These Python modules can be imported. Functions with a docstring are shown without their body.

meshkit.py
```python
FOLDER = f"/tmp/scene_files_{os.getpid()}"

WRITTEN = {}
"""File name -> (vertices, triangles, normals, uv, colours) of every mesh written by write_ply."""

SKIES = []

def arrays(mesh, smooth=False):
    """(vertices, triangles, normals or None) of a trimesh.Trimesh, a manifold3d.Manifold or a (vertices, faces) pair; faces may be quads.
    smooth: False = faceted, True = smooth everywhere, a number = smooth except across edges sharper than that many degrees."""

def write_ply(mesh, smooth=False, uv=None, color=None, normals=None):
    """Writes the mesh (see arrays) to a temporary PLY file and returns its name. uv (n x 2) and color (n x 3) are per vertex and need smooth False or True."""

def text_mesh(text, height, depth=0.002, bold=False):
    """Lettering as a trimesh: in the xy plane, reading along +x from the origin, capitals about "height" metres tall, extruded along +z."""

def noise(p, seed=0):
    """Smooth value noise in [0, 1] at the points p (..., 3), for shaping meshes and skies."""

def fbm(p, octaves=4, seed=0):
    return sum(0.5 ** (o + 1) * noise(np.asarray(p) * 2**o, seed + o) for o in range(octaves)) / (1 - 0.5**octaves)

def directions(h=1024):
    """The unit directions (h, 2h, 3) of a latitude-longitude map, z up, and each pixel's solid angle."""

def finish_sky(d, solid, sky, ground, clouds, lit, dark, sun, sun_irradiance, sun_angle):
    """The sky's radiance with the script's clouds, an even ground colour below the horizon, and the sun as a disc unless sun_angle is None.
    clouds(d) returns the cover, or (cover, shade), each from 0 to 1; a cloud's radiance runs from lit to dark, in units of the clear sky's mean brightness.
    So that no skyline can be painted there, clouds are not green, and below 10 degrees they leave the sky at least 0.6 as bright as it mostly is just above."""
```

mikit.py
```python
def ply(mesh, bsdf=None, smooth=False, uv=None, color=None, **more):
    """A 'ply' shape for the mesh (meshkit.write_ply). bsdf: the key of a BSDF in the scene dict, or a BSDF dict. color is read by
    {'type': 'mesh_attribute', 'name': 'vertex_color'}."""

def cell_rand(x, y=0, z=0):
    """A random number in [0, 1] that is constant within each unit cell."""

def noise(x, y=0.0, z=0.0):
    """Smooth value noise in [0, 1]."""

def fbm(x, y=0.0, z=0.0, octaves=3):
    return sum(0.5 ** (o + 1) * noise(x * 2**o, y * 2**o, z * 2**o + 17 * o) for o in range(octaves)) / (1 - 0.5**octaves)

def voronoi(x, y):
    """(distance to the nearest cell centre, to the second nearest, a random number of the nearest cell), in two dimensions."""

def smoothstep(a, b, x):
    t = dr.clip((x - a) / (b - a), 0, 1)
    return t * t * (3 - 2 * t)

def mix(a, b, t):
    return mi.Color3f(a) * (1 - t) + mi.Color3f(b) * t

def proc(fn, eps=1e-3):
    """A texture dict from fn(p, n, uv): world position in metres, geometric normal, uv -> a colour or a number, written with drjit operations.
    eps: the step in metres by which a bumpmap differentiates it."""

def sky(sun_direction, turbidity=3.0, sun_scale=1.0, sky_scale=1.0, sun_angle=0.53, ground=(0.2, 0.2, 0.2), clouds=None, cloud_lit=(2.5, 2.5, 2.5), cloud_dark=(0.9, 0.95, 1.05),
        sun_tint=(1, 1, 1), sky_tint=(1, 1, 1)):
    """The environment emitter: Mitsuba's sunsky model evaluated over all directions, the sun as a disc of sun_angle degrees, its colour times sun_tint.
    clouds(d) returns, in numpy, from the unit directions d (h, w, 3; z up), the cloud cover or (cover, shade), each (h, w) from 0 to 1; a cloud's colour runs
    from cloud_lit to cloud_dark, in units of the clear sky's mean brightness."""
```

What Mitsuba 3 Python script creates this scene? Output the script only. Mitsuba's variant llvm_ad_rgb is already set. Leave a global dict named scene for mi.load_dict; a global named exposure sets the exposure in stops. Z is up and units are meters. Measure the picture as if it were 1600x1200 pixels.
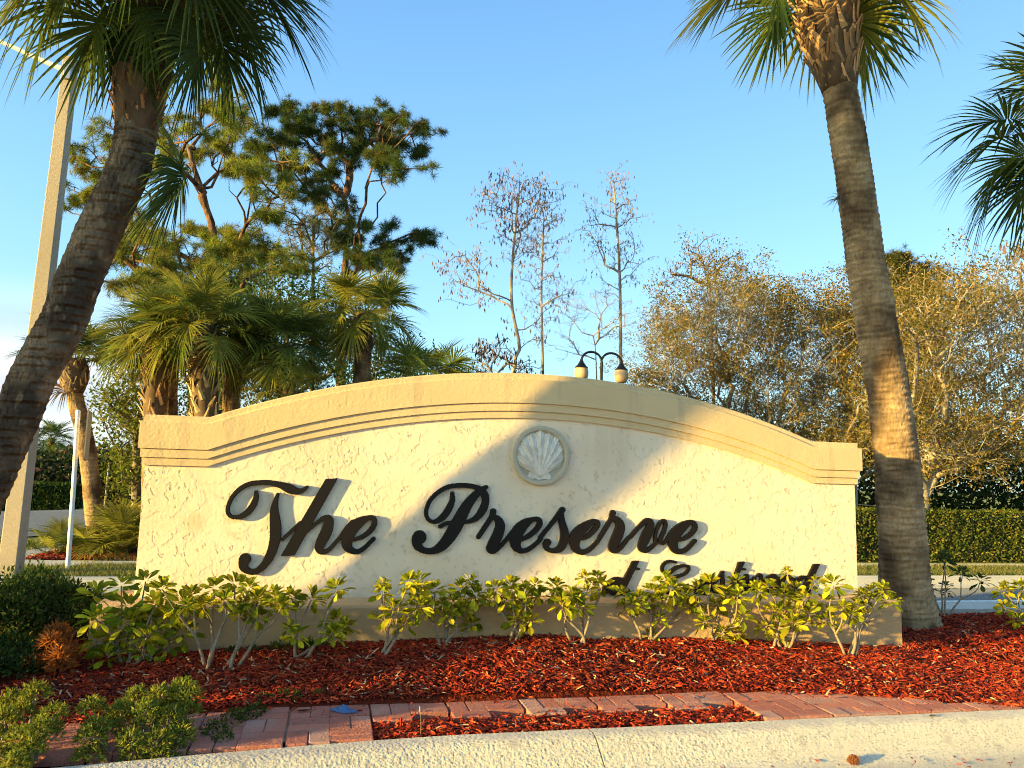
import math, numpy as np, trimesh, mitsuba as mi, mikit, drjit as dr
from mikit import proc, noise, fbm, voronoi, smoothstep, mix, cell_rand
from meshkit import fbm as _mfbm
import shapely.geometry as sg
from shapely.ops import unary_union

scene, labels = {}, {}
T4 = mi.ScalarTransform4f

# ------------------------------------------------------------------ camera, sky, exposure
# world: X runs along the sign (to the right), Y away from the street, Z up, the street surface is z = 0
CAM = np.array([-1.621, -6.295, 1.5])
YAW, PITCH, ROLL = 0.2194, 0.1239, 0.0257
_fw = np.array([math.sin(YAW) * math.cos(PITCH), math.cos(YAW) * math.cos(PITCH), math.sin(PITCH)])
_r = np.cross(_fw, [0, 0, 1.0]); _r /= np.linalg.norm(_r)
_u = -_r * math.sin(ROLL) + np.cross(_r, _fw) * math.cos(ROLL)
scene['camera'] = {'type': 'perspective', 'fov': 66.53, 'fov_axis': 'x', 'near_clip': 0.05, 'far_clip': 2000.0,
                   'to_world': T4().look_at(origin=CAM.tolist(), target=(CAM + _fw).tolist(), up=_u.tolist())}
SUN_AZ, SUN_EL = math.radians(72), math.radians(7.5)
SUN = (-math.sin(SUN_AZ) * math.cos(SUN_EL), -math.cos(SUN_AZ) * math.cos(SUN_EL), math.sin(SUN_EL))


def sky_clouds(d):
    el = np.degrees(np.arcsin(np.clip(d[..., 2], -1, 1)))
    az = np.arctan2(d[..., 0], d[..., 1])
    def wob(a, b, s):
        return np.sin(a * 3.1 + s) * 0.5 + np.sin(a * 7.3 + b * 0.55 + 2 * s) * 0.3 + np.sin(a * 17 - b * 1.3 + s) * 0.2
    band = np.clip(1.15 - np.abs(el - 5.0 - 1.5 * wob(az, el, 1.0)) / 7.0, 0, 1)
    side = np.clip((np.cos(az + 0.9) - 0.60) * 4, 0, 1)
    cover = band * side * np.clip(0.85 + 0.3 * wob(az * 1.3, el, 4.0), 0, 1)
    shade = np.clip(0.5 + 0.55 * np.sin(el * 1.5 + 1.2 * wob(az, el * 0.4, 2.2)), 0, 1) * 0.7
    return cover, shade


scene['sky'] = mikit.sky(SUN, turbidity=4.0, sun_scale=1.12, sky_scale=1.0, sun_angle=1.0, ground=(0.16, 0.15, 0.12), clouds=sky_clouds,
                         cloud_lit=(1.7, 1.7, 1.72), cloud_dark=(0.95, 1.04, 1.22), sun_tint=(0.9, 1.25, 1.3), sky_tint=(0.58, 0.88, 1.25))
exposure = 4.1

import meshkit

# ------------------------------------------------------------------ helpers
def lab(key, label=None, cat=None, group=None, kind=None):
    d = labels.setdefault(key, {})
    for k, v in (('label', label), ('category', cat), ('group', group), ('kind', kind)):
        if v: d[k] = v
    return key

def free(base):
    """the key base, or base_001, base_002 ... if it (or a part of it) is taken"""
    def taken(k): return k in scene or k in labels or k in RESERVED
    if not taken(base):
        RESERVED.add(base); return base
    n = COUNT.get(base, 0) + 1
    while taken(f'{base}_{n:03d}'): n += 1
    COUNT[base] = n; RESERVED.add(f'{base}_{n:03d}')
    return f'{base}_{n:03d}'
RESERVED, COUNT = set(), {}

def put(base, mesh, bsdf, parent=None, smooth=False, color=None, m=None):
    """adds one shape; parent + '__' + base is its key. mesh may be a ready ply dict."""
    key = free(f'{parent}__{base}' if parent else base)
    d = dict(mesh) if isinstance(mesh, dict) else mikit.ply(mesh, bsdf, smooth=smooth, color=color)
    if m is not None: d['to_world'] = T4(m.tolist())
    scene[key] = d
    return key

def cat(parts):
    vs, fs, n = [], [], 0
    for v, f in parts:
        vs.append(v); fs.append(np.asarray(f) + n); n += len(v)
    return np.vstack(vs), np.vstack(fs)

def tri(f):
    f = np.asarray(f)
    return np.vstack([f[:, [0, 1, 2]], f[:, [0, 2, 3]]]) if f.shape[1] == 4 else f

def box(x0, x1, y0, y1, z0, z1):
    v = np.array([[x, y, z] for x in (x0, x1) for y in (y0, y1) for z in (z0, z1)], float)
    f = np.array([[0, 1, 3, 2], [4, 6, 7, 5], [0, 4, 5, 1], [2, 3, 7, 6], [0, 2, 6, 4], [1, 5, 7, 3]])
    return v, tri(f)

def cbox(x0, x1, y0, y1, z0, z1, c=0.006):
    """a box with chamfered upright and top edges"""
    def ring(i, z):
        a, b, e, f = x0 + i, x1 - i, y0 + i, y1 - i
        return [(a + c, e, z), (b - c, e, z), (b, e + c, z), (b, f - c, z), (b - c, f, z), (a + c, f, z), (a, f - c, z), (a, e + c, z)]
    v = np.array(ring(0, z0) + ring(0, z1 - c) + ring(c, z1), float)
    f = []
    for r in (0, 8):
        for k in range(8):
            f.append((r + k, r + (k + 1) % 8, r + 8 + (k + 1) % 8, r + 8 + k))
    f = tri(f)
    caps = [(16, 16 + k, 17 + k) for k in range(1, 7)] + [(0, k + 1, k) for k in range(1, 7)]
    return v, np.vstack([f, caps])

def tube(pts, rad, sides=8, caps=True, wob=None):
    p = np.asarray(pts, float); n = len(p)
    r = np.broadcast_to(np.asarray(rad, float), (n,))
    t = np.gradient(p, axis=0); t /= np.linalg.norm(t, axis=1, keepdims=True) + 1e-12
    a = np.zeros_like(t)
    ref = np.array([1.0, 0, 0]) if abs(t[0, 2]) > 0.8 else np.array([0, 0, 1.0])
    for i in range(n):
        a[i] = ref - t[i] * (ref @ t[i]); a[i] /= np.linalg.norm(a[i]) + 1e-12; ref = a[i]
    b = np.cross(t, a)
    ang = np.arange(sides) * 2 * np.pi / sides
    rr = r[:, None] * (1 if wob is None else wob)
    v = p[:, None] + rr[..., None] * (np.cos(ang)[None, :, None] * a[:, None] + np.sin(ang)[None, :, None] * b[:, None])
    i, j = np.meshgrid(np.arange(n - 1), np.arange(sides), indexing='ij')
    q = np.stack([i * sides + j, i * sides + (j + 1) % sides, (i + 1) * sides + (j + 1) % sides, (i + 1) * sides + j], -1).reshape(-1, 4)
    v = v.reshape(-1, 3); f = tri(q)
    if caps:
        v = np.vstack([v, p[:1], p[-1:]]); e = len(v)
        k = np.arange(sides)
        f = np.vstack([f, np.stack([(k + 1) % sides, k, k * 0 + e - 2], 1), np.stack([(n - 1) * sides + k, (n - 1) * sides + (k + 1) % sides, k * 0 + e - 1], 1)])
    return v, f

def smooth_line(pts, n):
    """Catmull-Rom through the points, n samples per span"""
    p = np.asarray(pts, float)
    if len(p) < 3:
        return np.linspace(p[0], p[-1], n + 1)
    q = np.vstack([2 * p[0] - p[1], p, 2 * p[-1] - p[-2]])
    out = []
    for i in range(1, len(q) - 2):
        t = np.linspace(0, 1, n, endpoint=False)[:, None]
        a, b, c, d = q[i - 1], q[i], q[i + 1], q[i + 2]
        out.append(0.5 * (2 * b + (c - a) * t + (2 * a - 5 * b + 4 * c - d) * t ** 2 + (3 * b - a - 3 * c + d) * t ** 3))
    return np.vstack(out + [p[-1:]])

def lathe(prof, sides=32, origin=(0, 0, 0)):
    p = np.asarray(prof, float); ang = np.arange(sides) * 2 * np.pi / sides
    v = np.stack([p[:, :1] * np.cos(ang), p[:, :1] * np.sin(ang), np.repeat(p[:, 1:2], sides, 1)], -1).reshape(-1, 3) + np.asarray(origin, float)
    i, j = np.meshgrid(np.arange(len(p) - 1), np.arange(sides), indexing='ij')
    q = np.stack([i * sides + j, i * sides + (j + 1) % sides, (i + 1) * sides + (j + 1) % sides, (i + 1) * sides + j], -1).reshape(-1, 4)
    return v, tri(q)

def sheet(xs, ys, zf):
    X, Y = np.meshgrid(xs, ys, indexing='ij'); Z = zf(X, Y)
    v = np.stack([X, Y, Z], -1).reshape(-1, 3); m = len(ys)
    i, j = np.meshgrid(np.arange(len(xs) - 1), np.arange(m - 1), indexing='ij')
    q = np.stack([i * m + j, (i + 1) * m + j, (i + 1) * m + j + 1, i * m + j + 1], -1).reshape(-1, 4)
    return v, tri(q)

def extrude_x(prof, xs, off=None):
    """a closed (y, z) profile carried along the x positions, with end caps; off(x) shifts y"""
    p = np.asarray(prof, float); n = len(p); xs = np.asarray(xs, float)
    o = np.zeros(len(xs)) if off is None else off(xs)
    v = np.stack([np.repeat(xs[:, None], n, 1), p[None, :, 0] + o[:, None], np.repeat(p[None, :, 1], len(xs), 0)], -1).reshape(-1, 3)
    i, j = np.meshgrid(np.arange(len(xs) - 1), np.arange(n), indexing='ij')
    q = np.stack([i * n + j, i * n + (j + 1) % n, (i + 1) * n + (j + 1) % n, (i + 1) * n + j], -1).reshape(-1, 4)
    f = tri(q)
    poly = trimesh.creation.triangulate_polygon(sg.Polygon(p), engine='earcut')
    pf = np.argmin(((np.asarray(poly[0])[:, None] - p[None]) ** 2).sum(-1), 1)[np.asarray(poly[1])]
    e = (len(xs) - 1) * n
    return v, np.vstack([f, pf, pf[:, ::-1] + e])

def extrude_poly(shape, depth):
    """shapely shape in (x, z), extruded from y = 0 towards -depth; a small bevel on the front edge"""
    out = []
    for g in getattr(shape, 'geoms', [shape]):
        m = trimesh.creation.extrude_polygon(g, depth, engine='earcut')
        v = np.array(m.vertices); v = np.stack([v[:, 0], -v[:, 2], v[:, 1]], -1)
        out.append((v, np.array(m.faces)))
    return cat(out)

def unit(v):
    return v / (np.linalg.norm(v, axis=-1, keepdims=True) + 1e-12)

def leaves(P, size, rng, aspect=0.42, up=0.35, out=None, fold=0.25):
    """one folded diamond leaf at each point"""
    n = len(P)
    d = rng.normal(size=(n, 3)); d[:, 2] += up
    if out is not None: d += out
    d = unit(d); s = np.asarray(size) * rng.uniform(0.7, 1.25, n)
    w = unit(np.cross(d, rng.normal(size=(n, 3)))); nn = np.cross(d, w)
    a = P; b = P + d * s[:, None]; mid = P + d * (0.45 * s)[:, None]
    l = mid + w * (aspect * 0.5 * s)[:, None] + nn * (fold * 0.3 * s)[:, None]
    r = mid - w * (aspect * 0.5 * s)[:, None] + nn * (fold * 0.3 * s)[:, None]
    v = np.stack([a, r, b, l], 1).reshape(-1, 3)
    k = np.arange(n)[:, None] * 4
    return v, np.vstack([k + [0, 1, 2], k + [0, 2, 3]])

def tint(n, per, base, rng, var=0.25, hue=0.12, alt=None, share=0.0):
    """vertex colours: one random shade per leaf"""
    base = np.asarray(base, float)
    c = np.repeat(base[None], n, 0)
    if alt is not None:
        m = rng.random(n) < share; c[m] = np.asarray(alt, float)
    c = c * np.exp(rng.normal(0, var, (n, 1))) * np.exp(rng.normal(0, hue, (n, 3)))
    return np.repeat(np.clip(c, 0.004, 0.9), per, 0)

# ------------------------------------------------------------------ materials
def pri(col, rough=0.7, spec=0.3, **k):
    return {'type': 'twosided', 'b': {'type': 'principled', 'base_color': col if isinstance(col, dict) else {'type': 'rgb', 'value': list(col)}, 'roughness': rough, 'specular': spec, **k}}

def bump(b, fn, scale, eps=2e-3):
    inner = b['b']
    return {'type': 'twosided', 'b': {'type': 'bumpmap', 'arbitrary': proc(fn, eps), 'scale': scale, 'bsdf': inner}}

VC = {'type': 'mesh_attribute', 'name': 'vertex_color'}
scene['leaf_mat'] = {'type': 'principledthin', 'base_color': VC, 'roughness': 0.55, 'diff_trans': 0.7, 'eta': 1.25, 'spec_trans': 0.0}
scene['matte_leaf_mat'] = {'type': 'principledthin', 'base_color': VC, 'roughness': 0.75, 'diff_trans': 0.85, 'eta': 1.15, 'spec_trans': 0.0}
scene['tinted_mat'] = pri(VC, 0.75, 0.25)

def f_bark(p, n, uv):
    a = fbm(p.x * 9, p.y * 9, p.z * 4, 3)
    return mix((0.085, 0.062, 0.045), (0.30, 0.225, 0.16), smoothstep(0.3, 0.7, a))
def h_bark(p, n, uv):
    return fbm(p.x * 22, p.y * 22, p.z * 7, 3)
scene['bark_mat'] = bump(pri(proc(f_bark), 0.9, 0.15), h_bark, 0.03, 4e-3)
scene['pine_bark_mat'] = bump(pri(proc(lambda p, n, uv: mix((0.055, 0.032, 0.022), (0.23, 0.125, 0.075), smoothstep(0.3, 0.7, fbm(p.x * 9, p.y * 9, p.z * 4, 3)))), 0.9, 0.15), h_bark, 0.03, 4e-3)
def f_palebark(p, n, uv):
    return mix((0.24, 0.19, 0.14), (0.46, 0.38, 0.29), smoothstep(0.3, 0.7, fbm(p.x * 6, p.y * 6, p.z * 6, 2)))
scene['pale_bark_mat'] = pri(proc(f_palebark), 0.9, 0.15)

scene['grey_bark_mat'] = pri(proc(lambda p, n, uv: mix((0.17, 0.125, 0.10), (0.36, 0.285, 0.24), smoothstep(0.3, 0.7, fbm(p.x * 6, p.y * 6, p.z * 3, 2)))), 0.9, 0.15)
def f_palm(p, n, uv):
    w = p.z * 15 + 1.6 * fbm(p.x * 4, p.y * 4, p.z * 2.5, 2)
    ring = smoothstep(0.2, 0.8, noise(p.x * 7, p.y * 7, w * 2.2))
    blot = fbm(p.x * 4.5, p.y * 4.5, p.z * 2.6, 3)
    fib = fbm(p.x * 70, p.y * 70, p.z * 14, 2)
    c = mix((0.105, 0.060, 0.032), (0.42, 0.265, 0.135), smoothstep(0.28, 0.72, blot)) * (0.74 + 0.34 * ring) * (0.62 + 0.72 * fib)
    spk = smoothstep(0.70, 0.80, noise(p.x * 58, p.y * 58, p.z * 26)) * smoothstep(0.45, 0.65, blot)
    return mix(c, (0.40, 0.33, 0.25), spk * 0.35)
def h_palm(p, n, uv):
    return 0.6 * noise(p.x * 8, p.y * 8, p.z * 42) + 0.5 * fbm(p.x * 60, p.y * 60, p.z * 18, 2)
scene['palm_bark_mat'] = bump(pri(proc(f_palm), 0.9, 0.15), h_palm, 0.022, 3e-3)

def f_dpalm(p, n, uv):
    blot = fbm(p.x * 7, p.y * 7, p.z * 4.2, 3)
    fleck = smoothstep(0.58, 0.74, fbm(p.x * 22, p.y * 22, p.z * 9, 3))
    c = mix((0.065, 0.042, 0.028), (0.23, 0.15, 0.092), smoothstep(0.3, 0.75, blot))
    return mix(c, (0.34, 0.23, 0.14), fleck * 0.45)
scene['dark_palm_bark_mat'] = bump(pri(proc(f_dpalm), 0.9, 0.15), h_palm, 0.06, 3e-3)

def h_stucco(p, n, uv):
    a, b = p.x * 0.82 + p.z * 0.57, p.z * 0.82 - p.x * 0.57
    q = fbm(a * 10, b * 13 + 3.1, p.y * 9, 4)
    plate = smoothstep(0.47, 0.50, q)
    q2 = fbm(a * 46 + 7, b * 30, p.y * 9 + 4, 2)
    gouge = smoothstep(0.70, 0.78, q2) * smoothstep(0.42, 0.56, q)
    return 0.25 * plate - 0.8 * gouge + 0.22 * fbm(p.x * 60, p.z * 60, p.y * 60, 2)
def f_stucco(p, n, uv):
    a = fbm(p.x * 1.7, p.z * 1.7, p.y + 5, 3)
    c = mix((0.86, 0.675, 0.485), (0.81, 0.615, 0.425), smoothstep(0.35, 0.7, a))
    # an orange rust-like stain low on the left and grime along the bottom edge
    st = smoothstep(0.16, 0.02, dr.sqrt(dr.square((p.x + 2.32) * 1.2) + dr.square(p.z - 1.12))) * smoothstep(0.35, 0.6, fbm(p.x * 9, p.z * 9, 1.0, 3))
    st2 = smoothstep(0.20, 0.02, dr.sqrt(dr.square((p.x + 2.62) * 1.4) + dr.square(p.z - 1.17))) * smoothstep(0.4, 0.65, fbm(p.x * 8, p.z * 8, 4.0, 3))
    c = mix(c, (0.62, 0.42, 0.24), 0.75 * st + 0.55 * st2)
    run = smoothstep(0.50, 0.78, fbm(p.x * 9, p.z * 0.7, 6.0, 3)) * smoothstep(1.35, 2.0, p.z + 0.1 * dr.square(p.x) * 0.6)
    c = mix(c, (0.52, 0.42, 0.30), 0.28 * run)
    low = smoothstep(0.72, 0.575, p.z) * smoothstep(0.3, 0.65, fbm(p.x * 5, p.z * 11, 2.0, 3))
    pit = smoothstep(0.70, 0.78, fbm((p.x * 0.82 + p.z * 0.57) * 46 + 7, (p.z * 0.82 - p.x * 0.57) * 30, p.y * 9 + 4, 2))
    c = mix(c, (0.50, 0.40, 0.27), 0.28 * pit)
    return mix(c, (0.52, 0.44, 0.33), 0.6 * low)
scene['stucco_mat'] = bump(pri(proc(f_stucco), 0.85, 0.2), h_stucco, 0.0085, 2e-3)

def f_cap(p, n, uv):
    a = fbm(p.x * 2.2, p.z * 5, p.y * 3, 3)
    streak = smoothstep(0.55, 0.8, fbm(p.x * 11, p.z * 1.3, p.y, 3))
    c = mix((0.70, 0.50, 0.275), (0.62, 0.43, 0.23), a)
    return mix(c, (0.40, 0.31, 0.20), streak * 0.35)
def h_cap(p, n, uv):
    return fbm(p.x * 60, p.z * 60, p.y * 60, 3) + 0.8 * fbm(p.x * 6, p.z * 6, p.y * 6, 2)
scene['cap_mat'] = bump(pri(proc(f_cap), 0.8, 0.25), h_cap, 0.004, 2e-3)
def f_plinth(p, n, uv):
    a = fbm(p.x * 1.9, p.z * 4, p.y * 3, 3)
    c = mix((0.58, 0.365, 0.175), (0.49, 0.305, 0.142), a)
    dirt = smoothstep(0.42, 0.2, p.z + 0.12 * fbm(p.x * 4, p.z * 3, 1.0, 3))
    return mix(c, (0.36, 0.25, 0.15), 0.5 * dirt)
scene['plinth_mat'] = bump(pri(proc(f_plinth), 0.85, 0.2), h_cap, 0.006, 2e-3)
scene['letter_mat'] = pri((0.010, 0.006, 0.003), 0.5, 0.22)
scene['ring_mat'] = bump(pri((0.50, 0.42, 0.30), 0.7, 0.3), h_cap, 0.003, 2e-3)
def f_shell(p, n, uv):
    return mix((0.76, 0.68, 0.58), (0.62, 0.54, 0.44), smoothstep(0.35, 0.7, fbm(p.x * 26, p.z * 26, p.y * 20, 3)))
scene['shell_mat'] = pri(proc(f_shell), 0.6, 0.3)

def f_kerb(p, n, uv):
    a = fbm(p.x * 3, p.y * 5, p.z * 5, 3)
    agg = smoothstep(0.62, 0.75, noise(p.x * 120, p.y * 120, p.z * 120))
    c = mix((0.66, 0.57, 0.43), (0.57, 0.48, 0.35), a)
    c = mix(c, (0.30, 0.24, 0.18), 0.6 * agg)
    c = mix(c, (0.40, 0.33, 0.25), 0.5 * smoothstep(0.58, 0.75, fbm(p.x * 14, p.y * 14, p.z * 14, 3)))
    c = mix(c, (0.36, 0.31, 0.25), 0.55 * smoothstep(0.035, 0.012, p.z))
    top = smoothstep(0.135, 0.155, p.z) * smoothstep(0.30, 0.62, fbm(p.x * 7, p.y * 7, 2.0, 3))
    return mix(c, (0.46, 0.37, 0.32), 0.5 * top)
def h_kerb(p, n, uv):
    return fbm(p.x * 85, p.y * 85, p.z * 85, 3)
scene['kerb_mat'] = bump(pri(proc(f_kerb), 0.9, 0.2), h_kerb, 0.008, 2e-3)
def f_road(p, n, uv):
    a = fbm(p.x * 0.6, p.y * 0.6, 1.0, 3); s = noise(p.x * 160, p.y * 160, 3.0)
    return mix((0.17, 0.165, 0.16), (0.24, 0.23, 0.215), a) * (0.8 + 0.4 * s)
scene['road_mat'] = bump(pri(proc(f_road), 0.92, 0.2), lambda p, n, uv: fbm(p.x * 140, p.y * 140, 1.0, 2), 0.006, 2e-3)
scene['paving_mat'] = pri(proc(lambda p, n, uv: mix((0.50, 0.46, 0.39), (0.40, 0.36, 0.30), fbm(p.x * 2, p.y * 2, 1.0, 3))), 0.9, 0.2)
scene['lit_strip_mat'] = pri((0.78, 0.77, 0.72), 0.6, 0.3)  # white that stands for sun on the near kerb top
def f_lawn(p, n, uv):
    a = fbm(p.x * 1.3, p.y * 1.3, 2.0, 3); b = noise(p.x * 30, p.y * 30, 1.0)
    return mix((0.095, 0.125, 0.038), (0.21, 0.19, 0.07), smoothstep(0.3, 0.75, a)) * (0.6 + 0.7 * b)
scene['lawn_mat'] = pri(proc(f_lawn), 0.95, 0.1)
def f_soil(p, n, uv):
    a = fbm(p.x * 28, p.y * 28, p.z * 28, 3)
    return mix((0.05, 0.007, 0.003), (0.16, 0.024, 0.008), a)
scene['soil_mat'] = bump(pri(proc(f_soil), 0.95, 0.1), lambda p, n, uv: fbm(p.x * 50, p.y * 50, p.z * 20, 3), 0.03, 3e-3)
scene['sand_mat'] = pri(proc(lambda p, n, uv: mix((0.36, 0.25, 0.18), (0.16, 0.085, 0.06), fbm(p.x * 9, p.y * 9, 1.0, 3))), 0.95, 0.1)
def brick_mat(k, a, b):
    def f(p, n, uv):
        c = mix(a, b, fbm(p.x * 7, p.y * 7, 1.0 + k, 3))
        dust = smoothstep(0.45, 0.8, fbm(p.x * 3, p.y * 3, 8.0 + k, 3))
        return mix(c, (0.42, 0.31, 0.25), 0.4 * dust) * (0.85 + 0.3 * noise(p.x * 190, p.y * 190, 2.0))
    scene[f'brick_mat_{k}'] = bump(pri(proc(f), 0.9, 0.15), lambda p, n, uv: fbm(p.x * 110, p.y * 110, p.z * 110 + k, 2), 0.005, 2e-3)
brick_mat(0, (0.42, 0.150, 0.100), (0.33, 0.115, 0.076))
brick_mat(1, (0.45, 0.170, 0.115), (0.37, 0.135, 0.090))
brick_mat(2, (0.38, 0.135, 0.095), (0.30, 0.108, 0.076))
def f_concrete(p, n, uv):
    a = fbm(p.x * 3, p.y * 3, p.z * 0.9, 3); s = noise(p.x * 90, p.y * 90, p.z * 90)
    stain = smoothstep(1.5, 0.3, p.z + 1.3 * fbm(p.x * 4, p.y * 4, p.z * 2, 3))
    return mix(mix((0.41, 0.325, 0.24), (0.32, 0.255, 0.185), a), (0.27, 0.22, 0.17), 0.6 * stain) * (0.85 + 0.3 * s)
scene['concrete_mat'] = bump(pri(proc(f_concrete), 0.9, 0.2), h_kerb, 0.006, 3e-3)
scene['white_metal_mat'] = pri((0.78, 0.76, 0.70), 0.35, 0.5)
scene['grey_metal_mat'] = pri((0.42, 0.42, 0.42), 0.4, 0.5, metallic=0.6)
scene['black_metal_mat'] = pri((0.006, 0.006, 0.007), 0.45, 0.3)
scene['tan_metal_mat'] = pri((0.40, 0.29, 0.17), 0.5, 0.4)
scene['globe_mat'] = pri((0.62, 0.40, 0.21), 0.35, 0.3)
scene['plastic_mat'] = {'type': 'principledthin', 'base_color': {'type': 'rgb', 'value': [0.13, 0.27, 0.55]}, 'roughness': 0.2, 'diff_trans': 0.6, 'spec_trans': 0.25, 'eta': 1.45}
scene['cone_mat'] = pri((0.22, 0.075, 0.028), 0.7, 0.3)

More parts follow.
